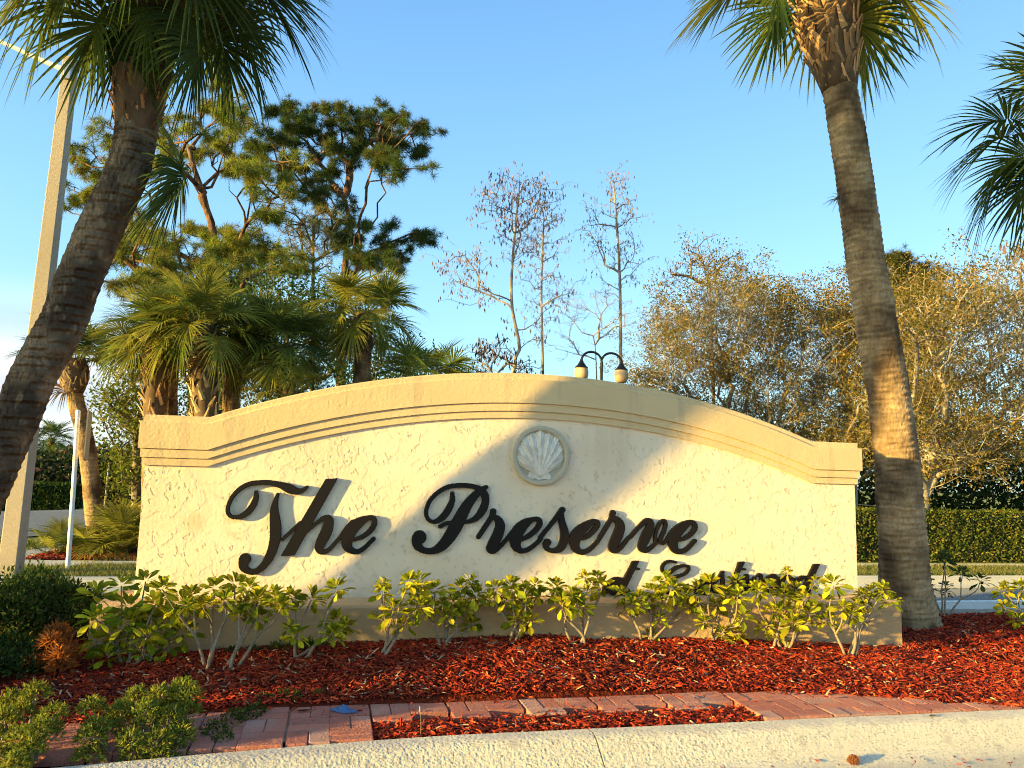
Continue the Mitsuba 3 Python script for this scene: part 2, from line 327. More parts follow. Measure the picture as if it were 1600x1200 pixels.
# ------------------------------------------------------------------ measured shapes, in metres: trunk lines, branch ends, shrub stems, letter strokes (x, z, width in mm)
SCHEFF = [[[-2.89,-0.58,0.24],[[-3.13,-0.48,0.7],[-2.95,-0.6,0.78],[-2.83,-0.47,0.79],[-3.06,-0.72,0.59],[-2.9,-0.57,0.63],[-2.72,-0.64,0.67],[-2.98,-0.52,0.45],[-2.75,-0.69,0.46],[-2.67,-0.5,0.57],[-3.0,-0.59,0.32],[-2.83,-0.49,0.24],[-2.67,-0.61,0.24],[-2.55,-0.62,0.47],[-3.09,-0.52,0.41],[-2.52,-0.47,0.58],[-2.88,-0.64,0.55],[-2.78,-0.47,0.55],[-2.65,-0.48,0.36]]],[[-2.35,-0.68,0.24],[[-2.66,-0.79,0.78],[-2.5,-0.67,0.72],[-2.36,-0.64,0.76],[-2.24,-0.57,0.78],[-2.56,-0.65,0.68],[-2.28,-0.8,0.71],[-2.42,-0.7,0.66]]],[[-2.2,-0.75,0.24],[[-2.08,-0.77,0.69],[-2.13,-0.77,0.78],[-2.05,-0.64,0.71],[-1.96,-0.81,0.74],[-1.91,-0.85,0.68],[-2.06,-0.76,0.59]]],[[-1.79,-0.7,0.24],[[-1.86,-0.68,0.71],[-1.73,-0.6,0.68],[-1.56,-0.7,0.76],[-1.81,-0.79,0.48],[-1.56,-0.6,0.53],[-1.58,-0.73,0.47],[-1.49,-0.67,0.5]]],[[-1.26,-0.67,0.24],[[-1.26,-0.7,0.74],[-1.08,-0.77,0.81],[-0.99,-0.63,0.73],[-1.24,-0.61,0.55],[-1.18,-0.78,0.63],[-1.1,-0.7,0.52],[-1.0,-0.73,0.65]]],[[-0.79,-0.46,0.24],[[-0.99,-0.57,0.79],[-0.87,-0.56,0.73],[-0.65,-0.35,0.71],[-0.58,-0.37,0.76],[-0.74,-0.51,0.64],[-0.55,-0.41,0.67],[-0.78,-0.61,0.57],[-0.56,-0.36,0.46],[-0.91,-0.47,0.59],[-0.63,-0.39,0.58]]],[[-0.25,-0.47,0.24],[[-0.42,-0.55,0.74],[-0.3,-0.53,0.75],[-0.19,-0.53,0.72],[-0.08,-0.36,0.73],[-0.34,-0.51,0.64],[-0.19,-0.49,0.6],[-0.06,-0.36,0.66],[-0.43,-0.38,0.64],[-0.24,-0.52,0.52],[-0.16,-0.54,0.5]]],[[0.25,-0.48,0.24],[[0.07,-0.41,0.73],[0.15,-0.61,0.7],[0.28,-0.53,0.71],[0.42,-0.39,0.8],[0.46,-0.38,0.73],[0.21,-0.57,0.62],[0.07,-0.61,0.64],[0.08,-0.42,0.67]]],[[0.84,-0.35,0.24],[[0.66,-0.34,0.66],[0.74,-0.44,0.65],[0.88,-0.37,0.69],[0.99,-0.49,0.73],[1.16,-0.32,0.65],[1.0,-0.36,0.77],[0.89,-0.31,0.33],[0.65,-0.49,0.6],[1.19,-0.33,0.57],[0.92,-0.41,0.62]]],[[1.39,-0.4,0.24],[[1.24,-0.43,0.71],[1.33,-0.47,0.76],[1.51,-0.39,0.66],[1.59,-0.41,0.77],[1.42,-0.39,0.58],[1.52,-0.55,0.67],[1.26,-0.5,0.47],[1.57,-0.54,0.51],[1.44,-0.46,0.37],[1.57,-0.43,0.37]]],[[1.9,-0.58,0.24],[[1.61,-0.7,0.73],[1.79,-0.55,0.74],[1.9,-0.6,0.69],[2.01,-0.59,0.73],[2.2,-0.57,0.78],[2.0,-0.47,0.55],[1.82,-0.57,0.56],[2.01,-0.71,0.68],[1.91,-0.69,0.48],[1.76,-0.54,0.43],[2.09,-0.64,0.54],[1.88,-0.52,0.38],[2.26,-0.59,0.63]]],[[2.33,-0.73,0.24],[[2.21,-0.79,0.79],[2.55,-0.69,0.69],[2.24,-0.84,0.62],[2.35,-0.81,0.57],[2.63,-0.81,0.75],[2.73,-0.78,0.66],[2.55,-0.64,0.6],[2.64,-0.67,0.72],[2.23,-0.66,0.5]]]]
PINE_B = {"trunk":[[-1.44,21.42,2.49],[-1.65,20.9,6.88],[-1.61,20.55,9.58],[-1.63,20.43,10.54],[-1.77,20.4,11.02]],"cl":[[-4.21,20.71,14.0],[-3.76,20.74,14.23],[-3.12,21.26,14.41],[-2.22,20.09,14.12],[-1.65,19.6,13.81],[-1.04,21.73,14.75],[-0.41,19.89,14.17],[0.16,18.2,13.05],[1.0,20.15,13.81],[-4.24,18.0,12.07],[-4.0,23.18,14.53],[-3.11,20.14,13.17],[-2.0,20.22,13.45],[-1.39,23.56,14.81],[-0.56,23.17,15.03],[-4.44,20.96,12.8],[-3.84,21.61,13.21],[-3.18,22.23,13.23],[-2.73,23.02,13.95],[-1.96,20.02,12.66],[-1.39,20.32,12.75],[-0.67,21.85,13.59],[-0.25,20.22,13.26],[0.19,20.91,13.4],[0.67,20.6,13.12],[-0.94,18.27,11.56],[-0.58,18.61,11.84],[-0.13,15.74,10.46],[-2.58,20.02,12.08],[-3.67,22.83,12.66],[-2.94,18.84,10.9],[-2.63,22.45,12.41],[-2.1,22.02,11.88],[-2.42,20.49,10.78],[-3.68,20.77,11.35],[-2.73,20.74,11.14],[-1.28,19.03,9.72],[-0.89,19.88,9.94],[-0.46,20.25,9.35],[-0.02,21.21,9.51],[-0.57,21.68,9.18],[-1.22,19.34,8.77],[-1.41,21.82,9.98],[-2.08,19.36,9.65],[-1.97,20.37,9.39],[0.17,20.83,9.02],[0.55,19.99,9.91],[0.87,19.77,9.73],[-4.74,21.3,12.66],[-3.37,19.56,13.27],[-2.54,19.21,13.22],[-3.98,20.42,12.08],[-2.4,21.78,13.78],[-1.15,19.79,13.37],[0.06,22.65,14.82],[-0.99,20.85,8.92],[-0.41,15.63,7.55],[-1.75,19.53,12.08]]}
PINE_A = {"trunk":[[-5.14,19.22,1.89],[-5.38,18.78,5.8],[-5.5,18.58,7.55],[-5.67,18.43,8.99],[-6.04,18.4,9.86],[-6.51,18.41,10.65]],"cl":[[-10.74,22.38,11.13],[-9.62,19.1,10.72],[-9.1,18.14,10.85],[-8.53,17.19,11.02],[-10.66,21.82,10.42],[-9.67,20.9,11.27],[-9.6,20.37,10.43],[-5.9,18.73,13.31],[-5.8,20.52,13.87],[-5.34,19.38,12.93],[-5.36,15.78,11.29],[-6.36,19.49,13.13],[-5.28,18.31,11.77],[-5.65,17.94,11.18],[-5.47,19.49,11.45],[-4.57,18.03,10.61],[-3.59,12.55,8.72],[-8.75,21.92,9.72],[-8.79,21.05,9.03],[-7.67,18.66,8.94],[-7.18,18.15,8.38],[-7.48,19.37,8.1],[-6.45,16.39,7.64],[-6.79,19.34,8.31],[-7.54,18.62,7.44],[-5.44,17.79,8.44],[-4.92,16.69,7.87],[-4.64,17.08,7.87],[-4.66,20.33,8.46],[-6.1,20.94,9.54],[-3.92,18.75,10.77],[-4.85,17.95,10.67],[-5.98,16.59,11.15],[-6.66,19.63,11.77],[-7.84,21.35,13.38],[-6.99,15.53,10.55],[-8.71,20.88,12.21],[-7.29,14.74,9.25],[-4.75,17.65,8.54],[-4.18,18.83,8.87],[-3.63,15.47,8.73],[-3.5,15.12,9.03],[-8.63,19.56,8.05],[-6.89,20.28,9.38],[-5.87,17.73,7.94],[-7.52,20.93,12.21],[-7.19,17.15,10.37]]}
PINE_C = {"trunk":[[-5.37,16.18,1.83],[-5.52,15.87,4.56],[-5.45,15.61,6.44]],"cl":[[-8.24,18.76,7.96],[-6.71,15.98,7.23],[-6.3,16.1,6.94],[-6.67,16.81,6.63],[-5.39,16.02,7.0],[-4.86,18.13,8.09],[-3.97,18.44,8.46],[-4.06,16.04,7.3],[-4.75,15.17,6.65],[-5.28,13.8,6.1],[-3.36,13.94,6.71],[-6.81,15.9,6.67],[-7.59,15.92,6.52],[-2.96,14.89,7.17],[-5.1,15.56,6.28],[-4.29,16.07,6.83]]}
DENSE = {"trunk":[[-2.89,13.56,1.85],[-2.99,13.35,3.71],[-2.9,13.17,4.95]],"cl":[[-3.65,11.47,5.38],[-3.14,11.75,5.7],[-2.89,14.5,6.3],[-2.38,14.02,6.14],[-3.03,12.42,5.41],[-2.55,14.71,5.85],[-1.99,12.02,5.25],[-1.53,12.53,4.92],[-3.68,10.93,4.63],[-3.46,14.39,5.3],[-2.59,13.09,4.95],[-1.83,14.37,4.9],[-1.18,13.78,4.59],[-0.73,12.91,4.25],[-0.27,12.88,4.35],[0.18,14.19,4.22],[-0.57,12.59,3.74],[-1.17,12.74,3.81],[-1.79,13.14,4.06],[-2.45,14.24,4.34],[-3.27,14.57,4.5],[-3.9,16.0,4.85],[-3.9,13.45,3.83],[-4.78,15.41,4.19],[0.13,11.82,3.62],[-2.17,13.82,5.28],[-5.16,14.03,3.83],[-5.02,16.17,3.75],[-6.06,14.9,3.72],[-2.64,12.75,3.5],[-1.29,13.82,3.52],[-3.32,13.98,3.44],[-3.82,13.25,3.03],[-5.17,13.59,3.0]]}
GOLD = {"trunk":[[-2.39,17.28,4.19],[-2.55,16.89,7.56],[-2.61,16.71,9.06]],"cl":[[-2.92,16.4,8.35],[-2.45,18.11,9.13],[-2.61,16.8,9.09],[-2.21,17.23,8.37],[-3.21,16.3,8.77],[-2.72,16.34,7.97],[-2.27,16.72,7.93],[-3.53,16.86,9.11],[-3.04,17.36,8.14],[-2.11,16.18,8.45],[-2.59,16.97,9.34],[-2.86,17.57,9.12]]}
LEFTBUSH = {"trunk":[[-5.22,10.19,-0.0],[-5.31,10.05,1.22],[-5.39,9.91,2.44]],"cl":[[-5.85,9.52,2.81],[-5.95,10.5,2.71],[-5.56,9.42,2.93],[-5.57,10.05,3.31],[-5.41,9.99,3.57],[-5.81,10.89,2.75],[-5.28,9.55,2.54],[-5.66,10.09,2.38],[-5.51,10.55,2.09],[-5.48,9.42,1.93],[-5.5,10.06,1.68],[-5.15,9.55,1.58],[-5.42,9.72,1.34],[-5.42,10.46,1.15],[-5.3,10.34,1.96],[-5.5,11.25,2.79],[-5.51,10.59,3.12],[-5.32,10.47,3.38],[-4.95,9.69,2.93],[-5.02,9.73,2.2],[-5.5,10.05,2.32],[-4.88,8.8,1.24]]}
OAK_A = {"trunk":[[8.52,12.3,-0.11],[8.41,12.07,1.84],[8.27,11.94,3.14]],"cl":[[7.27,14.09,5.98],[6.45,11.17,5.77],[6.64,10.58,5.97],[7.44,11.16,6.33],[8.75,12.58,6.95],[9.5,12.9,6.99],[8.9,10.94,6.31],[9.97,11.79,6.33],[10.11,11.16,5.79],[5.69,11.03,4.67],[6.66,12.3,5.26],[6.96,11.98,5.73],[6.52,10.01,5.46],[8.56,12.96,6.48],[7.34,9.74,5.76],[9.0,11.73,6.25],[8.59,10.18,5.64],[9.23,10.37,5.49],[5.85,11.43,4.26],[7.05,12.97,4.88],[6.43,10.5,4.71],[7.49,11.63,5.2],[9.05,13.53,5.91],[8.09,10.78,5.41],[9.02,11.47,5.44],[10.01,12.18,5.46],[9.58,10.66,4.93],[6.8,12.8,4.15],[6.65,11.31,4.13],[7.89,12.78,4.73],[7.99,11.9,4.78],[7.81,10.61,4.73],[9.87,13.25,5.09],[9.33,11.41,4.62],[9.68,11.11,4.43],[9.64,10.24,4.47],[6.93,11.56,3.7],[7.61,11.88,3.93],[8.25,12.07,4.15],[9.35,13.03,4.4],[8.19,10.11,3.92],[9.34,11.15,3.94],[10.99,12.85,4.02],[10.7,11.55,4.05],[8.11,12.5,3.51],[9.37,13.78,3.67],[9.05,12.19,3.53],[9.64,12.25,3.39],[9.76,11.57,3.18],[11.63,13.54,3.48],[11.59,12.58,3.5],[8.67,10.95,2.78],[10.39,12.27,2.74],[9.71,10.16,2.62],[6.59,13.63,4.42]]}
OAK_B = {"trunk":[[11.39,11.65,-0.04],[11.27,11.39,2.24],[11.11,11.21,3.87]],"cl":[[10.61,11.9,5.97],[10.5,10.92,5.77],[10.61,10.55,6.11],[9.99,9.01,5.73],[12.48,11.51,6.64],[12.1,10.58,6.06],[10.09,10.89,5.24],[11.32,11.82,5.83],[10.74,10.25,5.65],[11.25,10.21,5.84],[11.63,10.01,5.67],[11.51,9.2,5.81],[12.25,13.76,5.31],[10.97,10.84,5.13],[11.47,10.52,5.27],[13.15,11.66,5.57],[10.12,7.41,4.78],[10.35,11.3,4.17],[11.01,11.19,4.35],[10.85,9.98,4.51],[12.64,11.32,4.8],[11.12,8.61,4.48],[10.71,11.31,3.69],[12.02,12.06,4.0],[10.14,8.66,3.71],[11.34,9.3,3.99],[12.9,10.51,4.21],[10.85,11.27,3.04],[10.97,10.43,3.15],[12.4,11.31,3.44],[12.92,11.01,3.6],[9.98,9.83,2.47],[11.56,11.0,2.57],[11.19,9.61,2.65]]}
OAK_C = {"trunk":[[10.22,7.74,0.31],[10.15,7.64,1.22],[10.4,7.5,1.81]],"cl":[[7.29,4.67,4.3],[7.25,4.17,4.41],[11.08,8.11,5.8],[10.25,6.65,5.49],[12.92,8.99,6.1],[9.48,4.94,5.03],[11.11,6.14,5.31],[12.3,6.83,5.7],[12.1,6.22,5.34],[9.9,7.71,4.82],[9.93,7.17,4.99],[9.5,6.16,5.01],[8.01,4.08,4.55],[9.85,5.62,4.91],[13.26,8.6,5.89],[12.58,7.44,5.44],[13.73,8.05,5.58],[11.72,5.76,4.83],[9.4,6.94,4.13],[9.06,6.02,4.21],[10.75,7.42,4.69],[10.78,6.94,4.74],[11.61,7.31,4.86],[13.53,8.75,5.1],[10.87,5.68,4.39],[13.3,7.37,4.7],[8.35,5.55,3.4],[11.28,8.42,4.17],[10.03,6.49,3.97],[10.81,6.85,4.06],[11.42,7.0,4.12],[13.59,8.68,4.33],[12.0,6.65,3.98],[11.92,6.02,3.76],[8.49,5.9,2.97],[10.33,7.55,3.33],[9.51,6.11,3.28],[10.24,6.43,3.47],[11.15,6.92,3.44],[12.34,7.64,3.57],[11.08,5.95,3.34],[13.28,7.45,3.46],[11.18,9.59,2.8],[8.42,5.52,2.6],[11.76,8.84,3.0],[13.04,9.68,3.19],[10.42,6.35,2.79],[12.17,7.67,3.01],[10.2,5.26,2.83],[12.77,7.16,2.87],[9.27,7.06,2.22],[10.41,7.7,2.34],[9.6,6.11,2.38],[10.17,6.11,2.46],[11.08,6.44,2.51],[11.12,6.05,2.5],[8.69,6.65,3.05],[8.93,7.12,3.61]]}
PINETOP = {"trunk":[[20.06,20.13,-0.75],[19.73,19.4,5.6],[19.57,18.93,9.5]],"cl":[[18.16,18.47,9.52],[19.01,18.81,10.05],[19.77,19.05,9.93],[19.05,17.58,9.12],[19.07,19.09,9.38],[19.16,18.52,9.12],[19.48,18.25,8.83],[18.27,18.24,9.91],[18.9,18.57,8.62],[18.34,18.73,8.86],[20.36,18.96,8.81],[19.21,18.31,8.09],[19.35,19.67,8.38]]}
SNAG = {"trunk":[[8.95,14.15,0.79],[8.54,13.61,5.79],[8.41,13.48,7.05],[8.13,13.42,7.93]],"cl":[[7.28,13.27,7.45],[7.77,13.7,8.07],[8.19,13.75,8.26],[8.14,12.86,7.87],[8.93,13.63,7.88],[8.23,14.24,7.98],[8.13,13.23,7.6],[7.71,13.78,7.43],[8.55,13.29,7.47],[8.84,13.27,7.86],[7.32,13.56,7.38]]}
CYP_A = {"trunk":[[6.01,27.28,0.17],[5.77,26.55,6.26],[5.97,26.39,7.23],[5.55,26.25,9.02],[5.46,26.06,10.68],[5.52,25.8,12.62],[5.6,25.57,14.28]],"cl":[[2.66,26.14,10.74],[3.15,27.17,10.78],[3.51,27.18,11.25],[3.67,26.39,10.84],[4.14,27.58,11.71],[3.45,27.53,10.31],[3.83,27.13,9.95],[3.97,25.81,9.78],[4.72,27.46,14.59],[4.84,26.96,14.12],[4.53,23.98,12.75],[5.05,24.66,14.16],[5.58,25.11,14.25],[6.12,26.23,14.89],[6.48,26.46,14.72],[6.44,25.13,14.07],[6.7,25.56,14.11],[5.14,26.32,14.22],[5.08,24.65,13.04],[5.82,26.11,13.92],[6.05,25.26,13.64],[6.44,25.64,13.53],[6.65,25.36,13.74],[5.13,24.8,12.54],[5.68,24.8,12.87],[6.3,25.62,12.93],[5.81,25.88,12.39],[5.98,25.46,12.56],[4.98,26.83,13.2],[4.44,25.62,13.31],[4.9,24.92,11.72],[5.87,25.5,11.84],[5.67,25.78,11.2],[6.63,25.96,8.47],[7.45,26.87,9.3],[6.45,26.12,12.23],[5.17,27.25,9.5],[4.68,27.3,6.87],[4.93,26.47,7.18],[4.45,27.69,7.2],[5.31,26.28,7.31],[6.88,26.32,7.99]]}
CYP_B = {"trunk":[[7.87,28.93,0.13],[7.5,28.19,6.57],[7.25,27.76,10.38],[7.19,27.37,13.6]],"cl":[[7.32,26.72,13.55],[6.93,27.51,13.47],[7.58,27.11,13.4],[7.13,27.68,13.08],[7.66,28.46,13.07],[7.02,28.99,12.69],[7.85,27.98,12.63],[6.85,27.65,11.83],[7.99,27.91,12.0],[7.06,27.84,11.29],[7.97,27.2,10.6],[6.92,27.81,10.36],[8.19,27.42,10.22],[7.12,27.4,10.58],[7.98,28.36,11.2],[6.54,27.53,10.86],[7.88,27.38,9.89],[6.92,28.34,9.88],[7.08,26.95,13.75],[6.24,27.05,12.2],[8.24,27.07,9.99]]}
CYP_C = {"trunk":[[11.41,28.13,0.22],[10.98,27.33,7.25],[10.71,26.87,11.35],[10.2,26.43,15.67]],"cl":[[10.07,26.78,15.55],[10.64,26.6,15.48],[9.93,26.78,14.91],[10.64,26.17,14.76],[9.59,26.23,13.92],[11.1,26.95,14.48],[10.76,25.66,13.75],[9.62,26.74,13.33],[10.53,25.85,13.28],[9.46,26.71,12.85],[11.11,26.55,12.51],[10.09,27.62,12.58],[10.66,25.01,12.15],[9.99,27.77,12.3],[10.86,26.28,11.5],[10.1,27.17,11.53],[11.61,27.03,12.54],[9.37,26.47,13.22],[10.44,26.48,14.55],[11.33,27.08,11.15],[10.06,27.03,10.73]]}
BARE = {"trunk":[[6.59,17.8,0.59],[6.42,17.32,4.66],[6.31,17.19,5.88]],"cl":[[5.14,16.89,6.78],[5.59,17.33,7.11],[5.86,17.19,7.31],[5.95,16.18,7.25],[6.8,17.72,7.61],[6.89,17.03,7.35],[6.64,15.52,6.8],[7.19,16.38,6.82],[5.98,18.22,6.89],[6.36,18.03,7.1],[6.52,17.2,6.94],[6.53,16.04,6.5],[7.14,16.8,6.49],[5.68,17.94,6.39],[5.19,17.72,5.79],[7.43,16.71,6.28],[5.76,16.84,6.19],[6.86,17.54,6.39]]}
TWIGGY = {"trunk":[[4.1,21.48,0.39],[3.91,21.06,4.04],[3.79,20.94,5.17]],"cl":[[3.13,20.9,5.82],[3.4,21.13,6.11],[3.64,21.17,6.25],[4.11,21.74,6.49],[4.17,20.87,6.12],[4.42,20.89,5.9],[2.77,20.06,5.34],[4.77,21.36,5.75],[3.93,21.39,5.94],[3.5,20.96,5.62],[4.53,19.37,5.35],[4.99,20.3,5.57]]}
CYP_D = {"trunk":[[25.26,18.77,0.86],[24.66,18.03,7.68],[24.36,17.66,11.09]],"cl":[[23.34,17.98,10.84],[24.43,18.73,11.29],[24.03,18.05,11.18],[24.38,18.12,10.85],[24.29,18.2,10.48],[25.34,18.16,11.07],[24.51,17.17,10.22],[23.36,17.64,9.74],[24.66,17.24,9.25],[23.53,18.01,8.85]]}
P1 = [[-4.5,7.96,-0.01],[-4.58,7.74,1.9],[-4.59,7.66,2.53],[-4.62,7.56,3.38],[-4.68,7.52,3.8]]
P2 = [[-4.46,8.97,0.11],[-4.55,8.76,1.93],[-4.6,8.62,3.07],[-4.61,8.49,4.1]]
P3 = [[-3.59,7.56,-0.07],[-3.69,7.33,1.91],[-3.76,7.24,2.75],[-3.83,7.18,3.37],[-3.86,7.11,3.94]]
P4 = [[-3.3,8.71,0.14],[-3.42,8.5,1.96],[-3.49,8.39,2.99],[-3.44,8.24,4.02]]
P5 = [[-2.3,7.87,0.12],[-2.42,7.66,1.97],[-2.5,7.54,3.06],[-2.6,7.48,3.71]]
P6 = [[-1.06,8.39,0.3],[-1.15,8.19,2.03],[-1.22,8.05,3.3],[-1.25,7.98,3.88],[-1.28,7.91,4.48]]
P7 = [[0.06,7.74,0.25],[-0.04,7.53,2.05],[-0.07,7.45,2.72],[-0.11,7.39,3.26]]
P8 = [[-2.24,7.35,0.06],[-2.33,7.15,1.74],[-2.36,7.06,2.48],[-2.38,7.01,2.9]]
PS = [[-5.53,8.81,-0.01],[-5.66,8.74,0.78],[-5.81,8.66,1.67],[-5.93,8.62,2.22],[-6.07,8.59,2.66],[-6.13,8.55,3.1],[-6.17,8.51,3.43]]
PL = [[-3.97,-0.77,0.61],[-3.74,-0.91,1.23],[-3.55,-1.01,1.72],[-3.42,-1.08,2.08],[-3.29,-1.15,2.35],[-3.21,-1.2,2.59],[-3.16,-1.23,2.74],[-3.05,-1.29,3.03],[-2.93,-1.35,3.33],[-2.9,-1.39,3.57],[-2.89,-1.42,3.8],[-2.88,-1.46,4.07],[-2.85,-1.5,4.34],[-2.84,-1.56,4.76]]
PR = [[4.08,0.71,0.18],[4.02,0.66,0.66],[3.95,0.59,1.29],[3.87,0.53,1.93],[3.75,0.48,2.57],[3.61,0.43,3.2],[3.47,0.38,3.84],[3.35,0.32,4.47],[3.22,0.27,5.11],[3.12,0.24,5.55],[3.01,0.2,6.0],[2.96,0.17,6.38],[2.92,0.13,6.7],[2.88,0.11,6.96]]
PF = [[6.68,0.64,0.66],[6.34,0.36,3.38],[6.13,0.24,4.75],[6.01,0.17,5.5]]
LETTERS = [["T",[[[-2035,1357,20],[-2050,1289,42],[-2052,1222,63],[-2039,1136,81],[-2032,1059,81],[-2042,964,73],[-2070,878,63],[-2112,812,51],[-2165,776,41],[-2216,782,43],[-2247,812,62],[-2248,854,76],[-2242,870,84]],[[-2193,1368,28],[-2192,1325,39],[-2210,1267,47],[-2248,1214,45],[-2301,1182,35],[-2356,1181,27],[-2387,1212,27],[-2387,1264,27],[-2361,1331,29],[-2306,1395,33],[-2234,1432,35],[-2160,1443,34],[-2086,1441,38],[-2009,1423,50],[-1951,1400,70],[-1901,1382,52],[-1856,1388,34],[-1821,1415,24]]]],["h",[[[-1683,1475],[-1599,1485],[-1887,903],[-1978,898]],[[-1980,1017,26],[-1923,1075,26],[-1856,1143,26]],[[-1809,1076,26],[-1737,1140,28],[-1682,1181,36],[-1645,1175,56],[-1643,1131,76],[-1663,1063,86],[-1698,985,76],[-1705,947,58],[-1676,924,40],[-1631,942,30],[-1585,996,28],[-1545,1045,26]]]],["e",[[[-1451,1017,22],[-1384,1042,34],[-1327,1086,40],[-1296,1141,43],[-1303,1185,37],[-1342,1189,36],[-1409,1154,73],[-1465,1102,96],[-1495,1036,90],[-1496,977,75],[-1467,941,52],[-1417,927,36],[-1361,959,32],[-1295,1028,30]],[[-1558,1030,24],[-1504,1094,50],[-1457,1143,60]]]],["P",[[[-415,1448,32],[-467,1416,48],[-518,1364,65],[-568,1297,81],[-616,1205,96],[-655,1124,102],[-704,1043,93],[-762,973,76],[-832,937,49],[-903,942,47],[-953,981,67],[-955,1026,86],[-939,1043,107]],[[-690,1391,31],[-688,1335,42],[-721,1254,54],[-770,1193,48],[-831,1164,31],[-877,1186,29],[-895,1241,29],[-872,1322,31],[-809,1394,33],[-728,1441,35],[-646,1456,35],[-552,1455,38],[-478,1437,40],[-429,1392,58],[-417,1330,58],[-441,1258,61],[-491,1197,46],[-563,1167,27],[-625,1164,25],[-697,1161,27],[-748,1145,29],[-778,1127,31]]]],["r",[[[-466,1050,35],[-416,1127,38],[-366,1204,38],[-353,1240,44],[-350,1254,48]],[[-356,1214,36],[-311,1191,55],[-290,1138,76],[-312,1057,84],[-351,986,79],[-365,953,63],[-335,939,38],[-286,976,31],[-229,1037,29]]]],["e",[[[-117,1028,25],[-54,1059,36],[9,1111,42],[41,1163,45],[24,1197,38],[-25,1193,38],[-88,1156,76],[-140,1097,100],[-160,1028,93],[-151,972,69],[-105,941,40],[-46,957,34],[12,998,32],[52,1038,30]],[[-232,1039,27],[-172,1099,48],[-131,1140,59]]]],["s",[[[45,1047,32],[117,1133,32],[192,1227,38],[224,1268,45],[231,1276,47]],[[219,1254,41],[229,1176,53],[251,1104,66],[250,1031,70],[224,971,60],[164,944,38],[110,958,38],[94,991,47],[109,1011,59]]]],["e",[[[404,1043,24],[459,1069,37],[519,1128,43],[538,1172,43],[500,1186,39],[430,1142,75],[365,1084,94],[341,1022,86],[352,965,66],[400,934,43],[461,950,36],[515,997,32],[555,1042,30]],[[288,1026,24],[337,1089,47],[391,1131,60]]]],["r",[[[559,1052,35],[614,1139,37],[656,1208,37],[668,1247,46],[671,1258,48]],[[664,1222,37],[715,1196,57],[738,1146,76],[716,1072,87],[681,1004,80],[670,964,61],[703,947,39],[757,988,33],[816,1059,28]]]],["v",[[[830,1063,33],[898,1137,33],[966,1195,42],[1005,1184,57],[1001,1133,72],[970,1069,87],[938,1005,74],[931,968,57],[968,951,39],[1013,974,31],[1056,1011,26]],[[1056,1011,26],[1052,1066,24],[1069,1134,26],[1099,1185,31],[1132,1199,31],[1146,1169,30],[1134,1119,31],[1108,1066,33],[1095,1031,33],[1117,1011,27],[1152,1032,25],[1173,1058,24]]]],["e",[[[1270,1040,24],[1323,1057,33],[1380,1094,38],[1414,1138,42],[1410,1177,38],[1375,1193,36],[1302,1153,78],[1237,1093,99],[1212,1029,88],[1224,970,66],[1268,942,42],[1327,957,35],[1374,996,33],[1414,1035,31]],[[1154,1039,24],[1210,1101,49],[1257,1136,62]]]],["a",[[[756,714,24],[700,716,34],[644,685,37],[603,640,37],[591,613,31],[617,608,25],[666,646,32],[721,694,28],[756,714,24]],[[760,707,40],[711,659,47],[672,615,40],[684,597,25],[708,607,19],[736,633,17]]]],["t",[[[850,859],[901,862],[799,665],[771,626],[729,626],[757,678]],[[751,633,42],[744,610,35],[763,596,24],[796,607,19],[820,626,16]],[[872,803,18],[907,799,16]]]],["E",[[[1238,855,18],[1177,863,21],[1130,838,25],[1115,802,27],[1133,767,26],[1177,763,27],[1235,805,30],[1300,825,23],[1350,821,22],[1357,792,22],[1315,755,23],[1249,736,26],[1177,703,31],[1139,657,37],[1141,616,33],[1191,596,25],[1249,604,21],[1300,637,18]]]],["a",[[[1569,723,25],[1520,723,33],[1469,689,38],[1433,643,38],[1423,610,32],[1450,603,26],[1498,642,32],[1543,695,29],[1569,723,25]],[[1580,714,39],[1535,662,46],[1499,614,39],[1514,594,25],[1557,622,18]]]],["s",[[[1561,639,17],[1617,702,19],[1660,761,25],[1673,770,29]],[[1669,755,25],[1673,688,33],[1661,642,35],[1631,608,26],[1598,612,25],[1592,632,29]]]],["t",[[[1827,855],[1874,858],[1808,735],[1786,621],[1735,621]],[[1760,624,45],[1752,604,35],[1771,591,25],[1807,614,18]],[[1849,800,17],[1884,797,15]]]],["w",[[[1822,685,17],[1872,729,22],[1901,740,34],[1887,701,41],[1852,648,38],[1844,619,28],[1871,614,22],[1909,657,22],[1944,704,24]],[[1972,720,32],[1949,667,36],[1934,634,32],[1954,617,24],[2000,640,22],[2031,694,24],[2039,735,24],[2021,752,24],[2001,740,21]]]],["o",[[[2185,728,24],[2155,745,28],[2108,721,35],[2071,674,39],[2063,628,34],[2091,607,25],[2145,640,28],[2189,694,30],[2185,728,24]],[[2191,724,17],[2216,721,16],[2232,724,14]]]],["o",[[[2330,719,24],[2299,736,28],[2252,713,35],[2215,665,39],[2206,619,34],[2235,598,25],[2289,631,28],[2333,685,30],[2330,719,24]],[[2336,716,17],[2362,712,16],[2379,717,14]]]],["d",[[[2485,724,23],[2434,726,33],[2389,693,37],[2361,645,38],[2363,606,33],[2392,601,24],[2440,638,26],[2492,696,26]],[[2551,837],[2601,840],[2483,624],[2433,625]],[[2456,631,43],[2450,605,36],[2472,590,24],[2514,614,19]]]]]
# ------------------------------------------------------------------ the ground
def ss(a, b, x):
    t = np.clip((x - a) / (b - a), 0, 1); return t * t * (3 - 2 * t)

def kerb_off(x):
    """the front kerb bends towards the street at its left end"""
    return -0.085 * np.clip(-0.9 - np.asarray(x, float), 0, None) ** 1.35

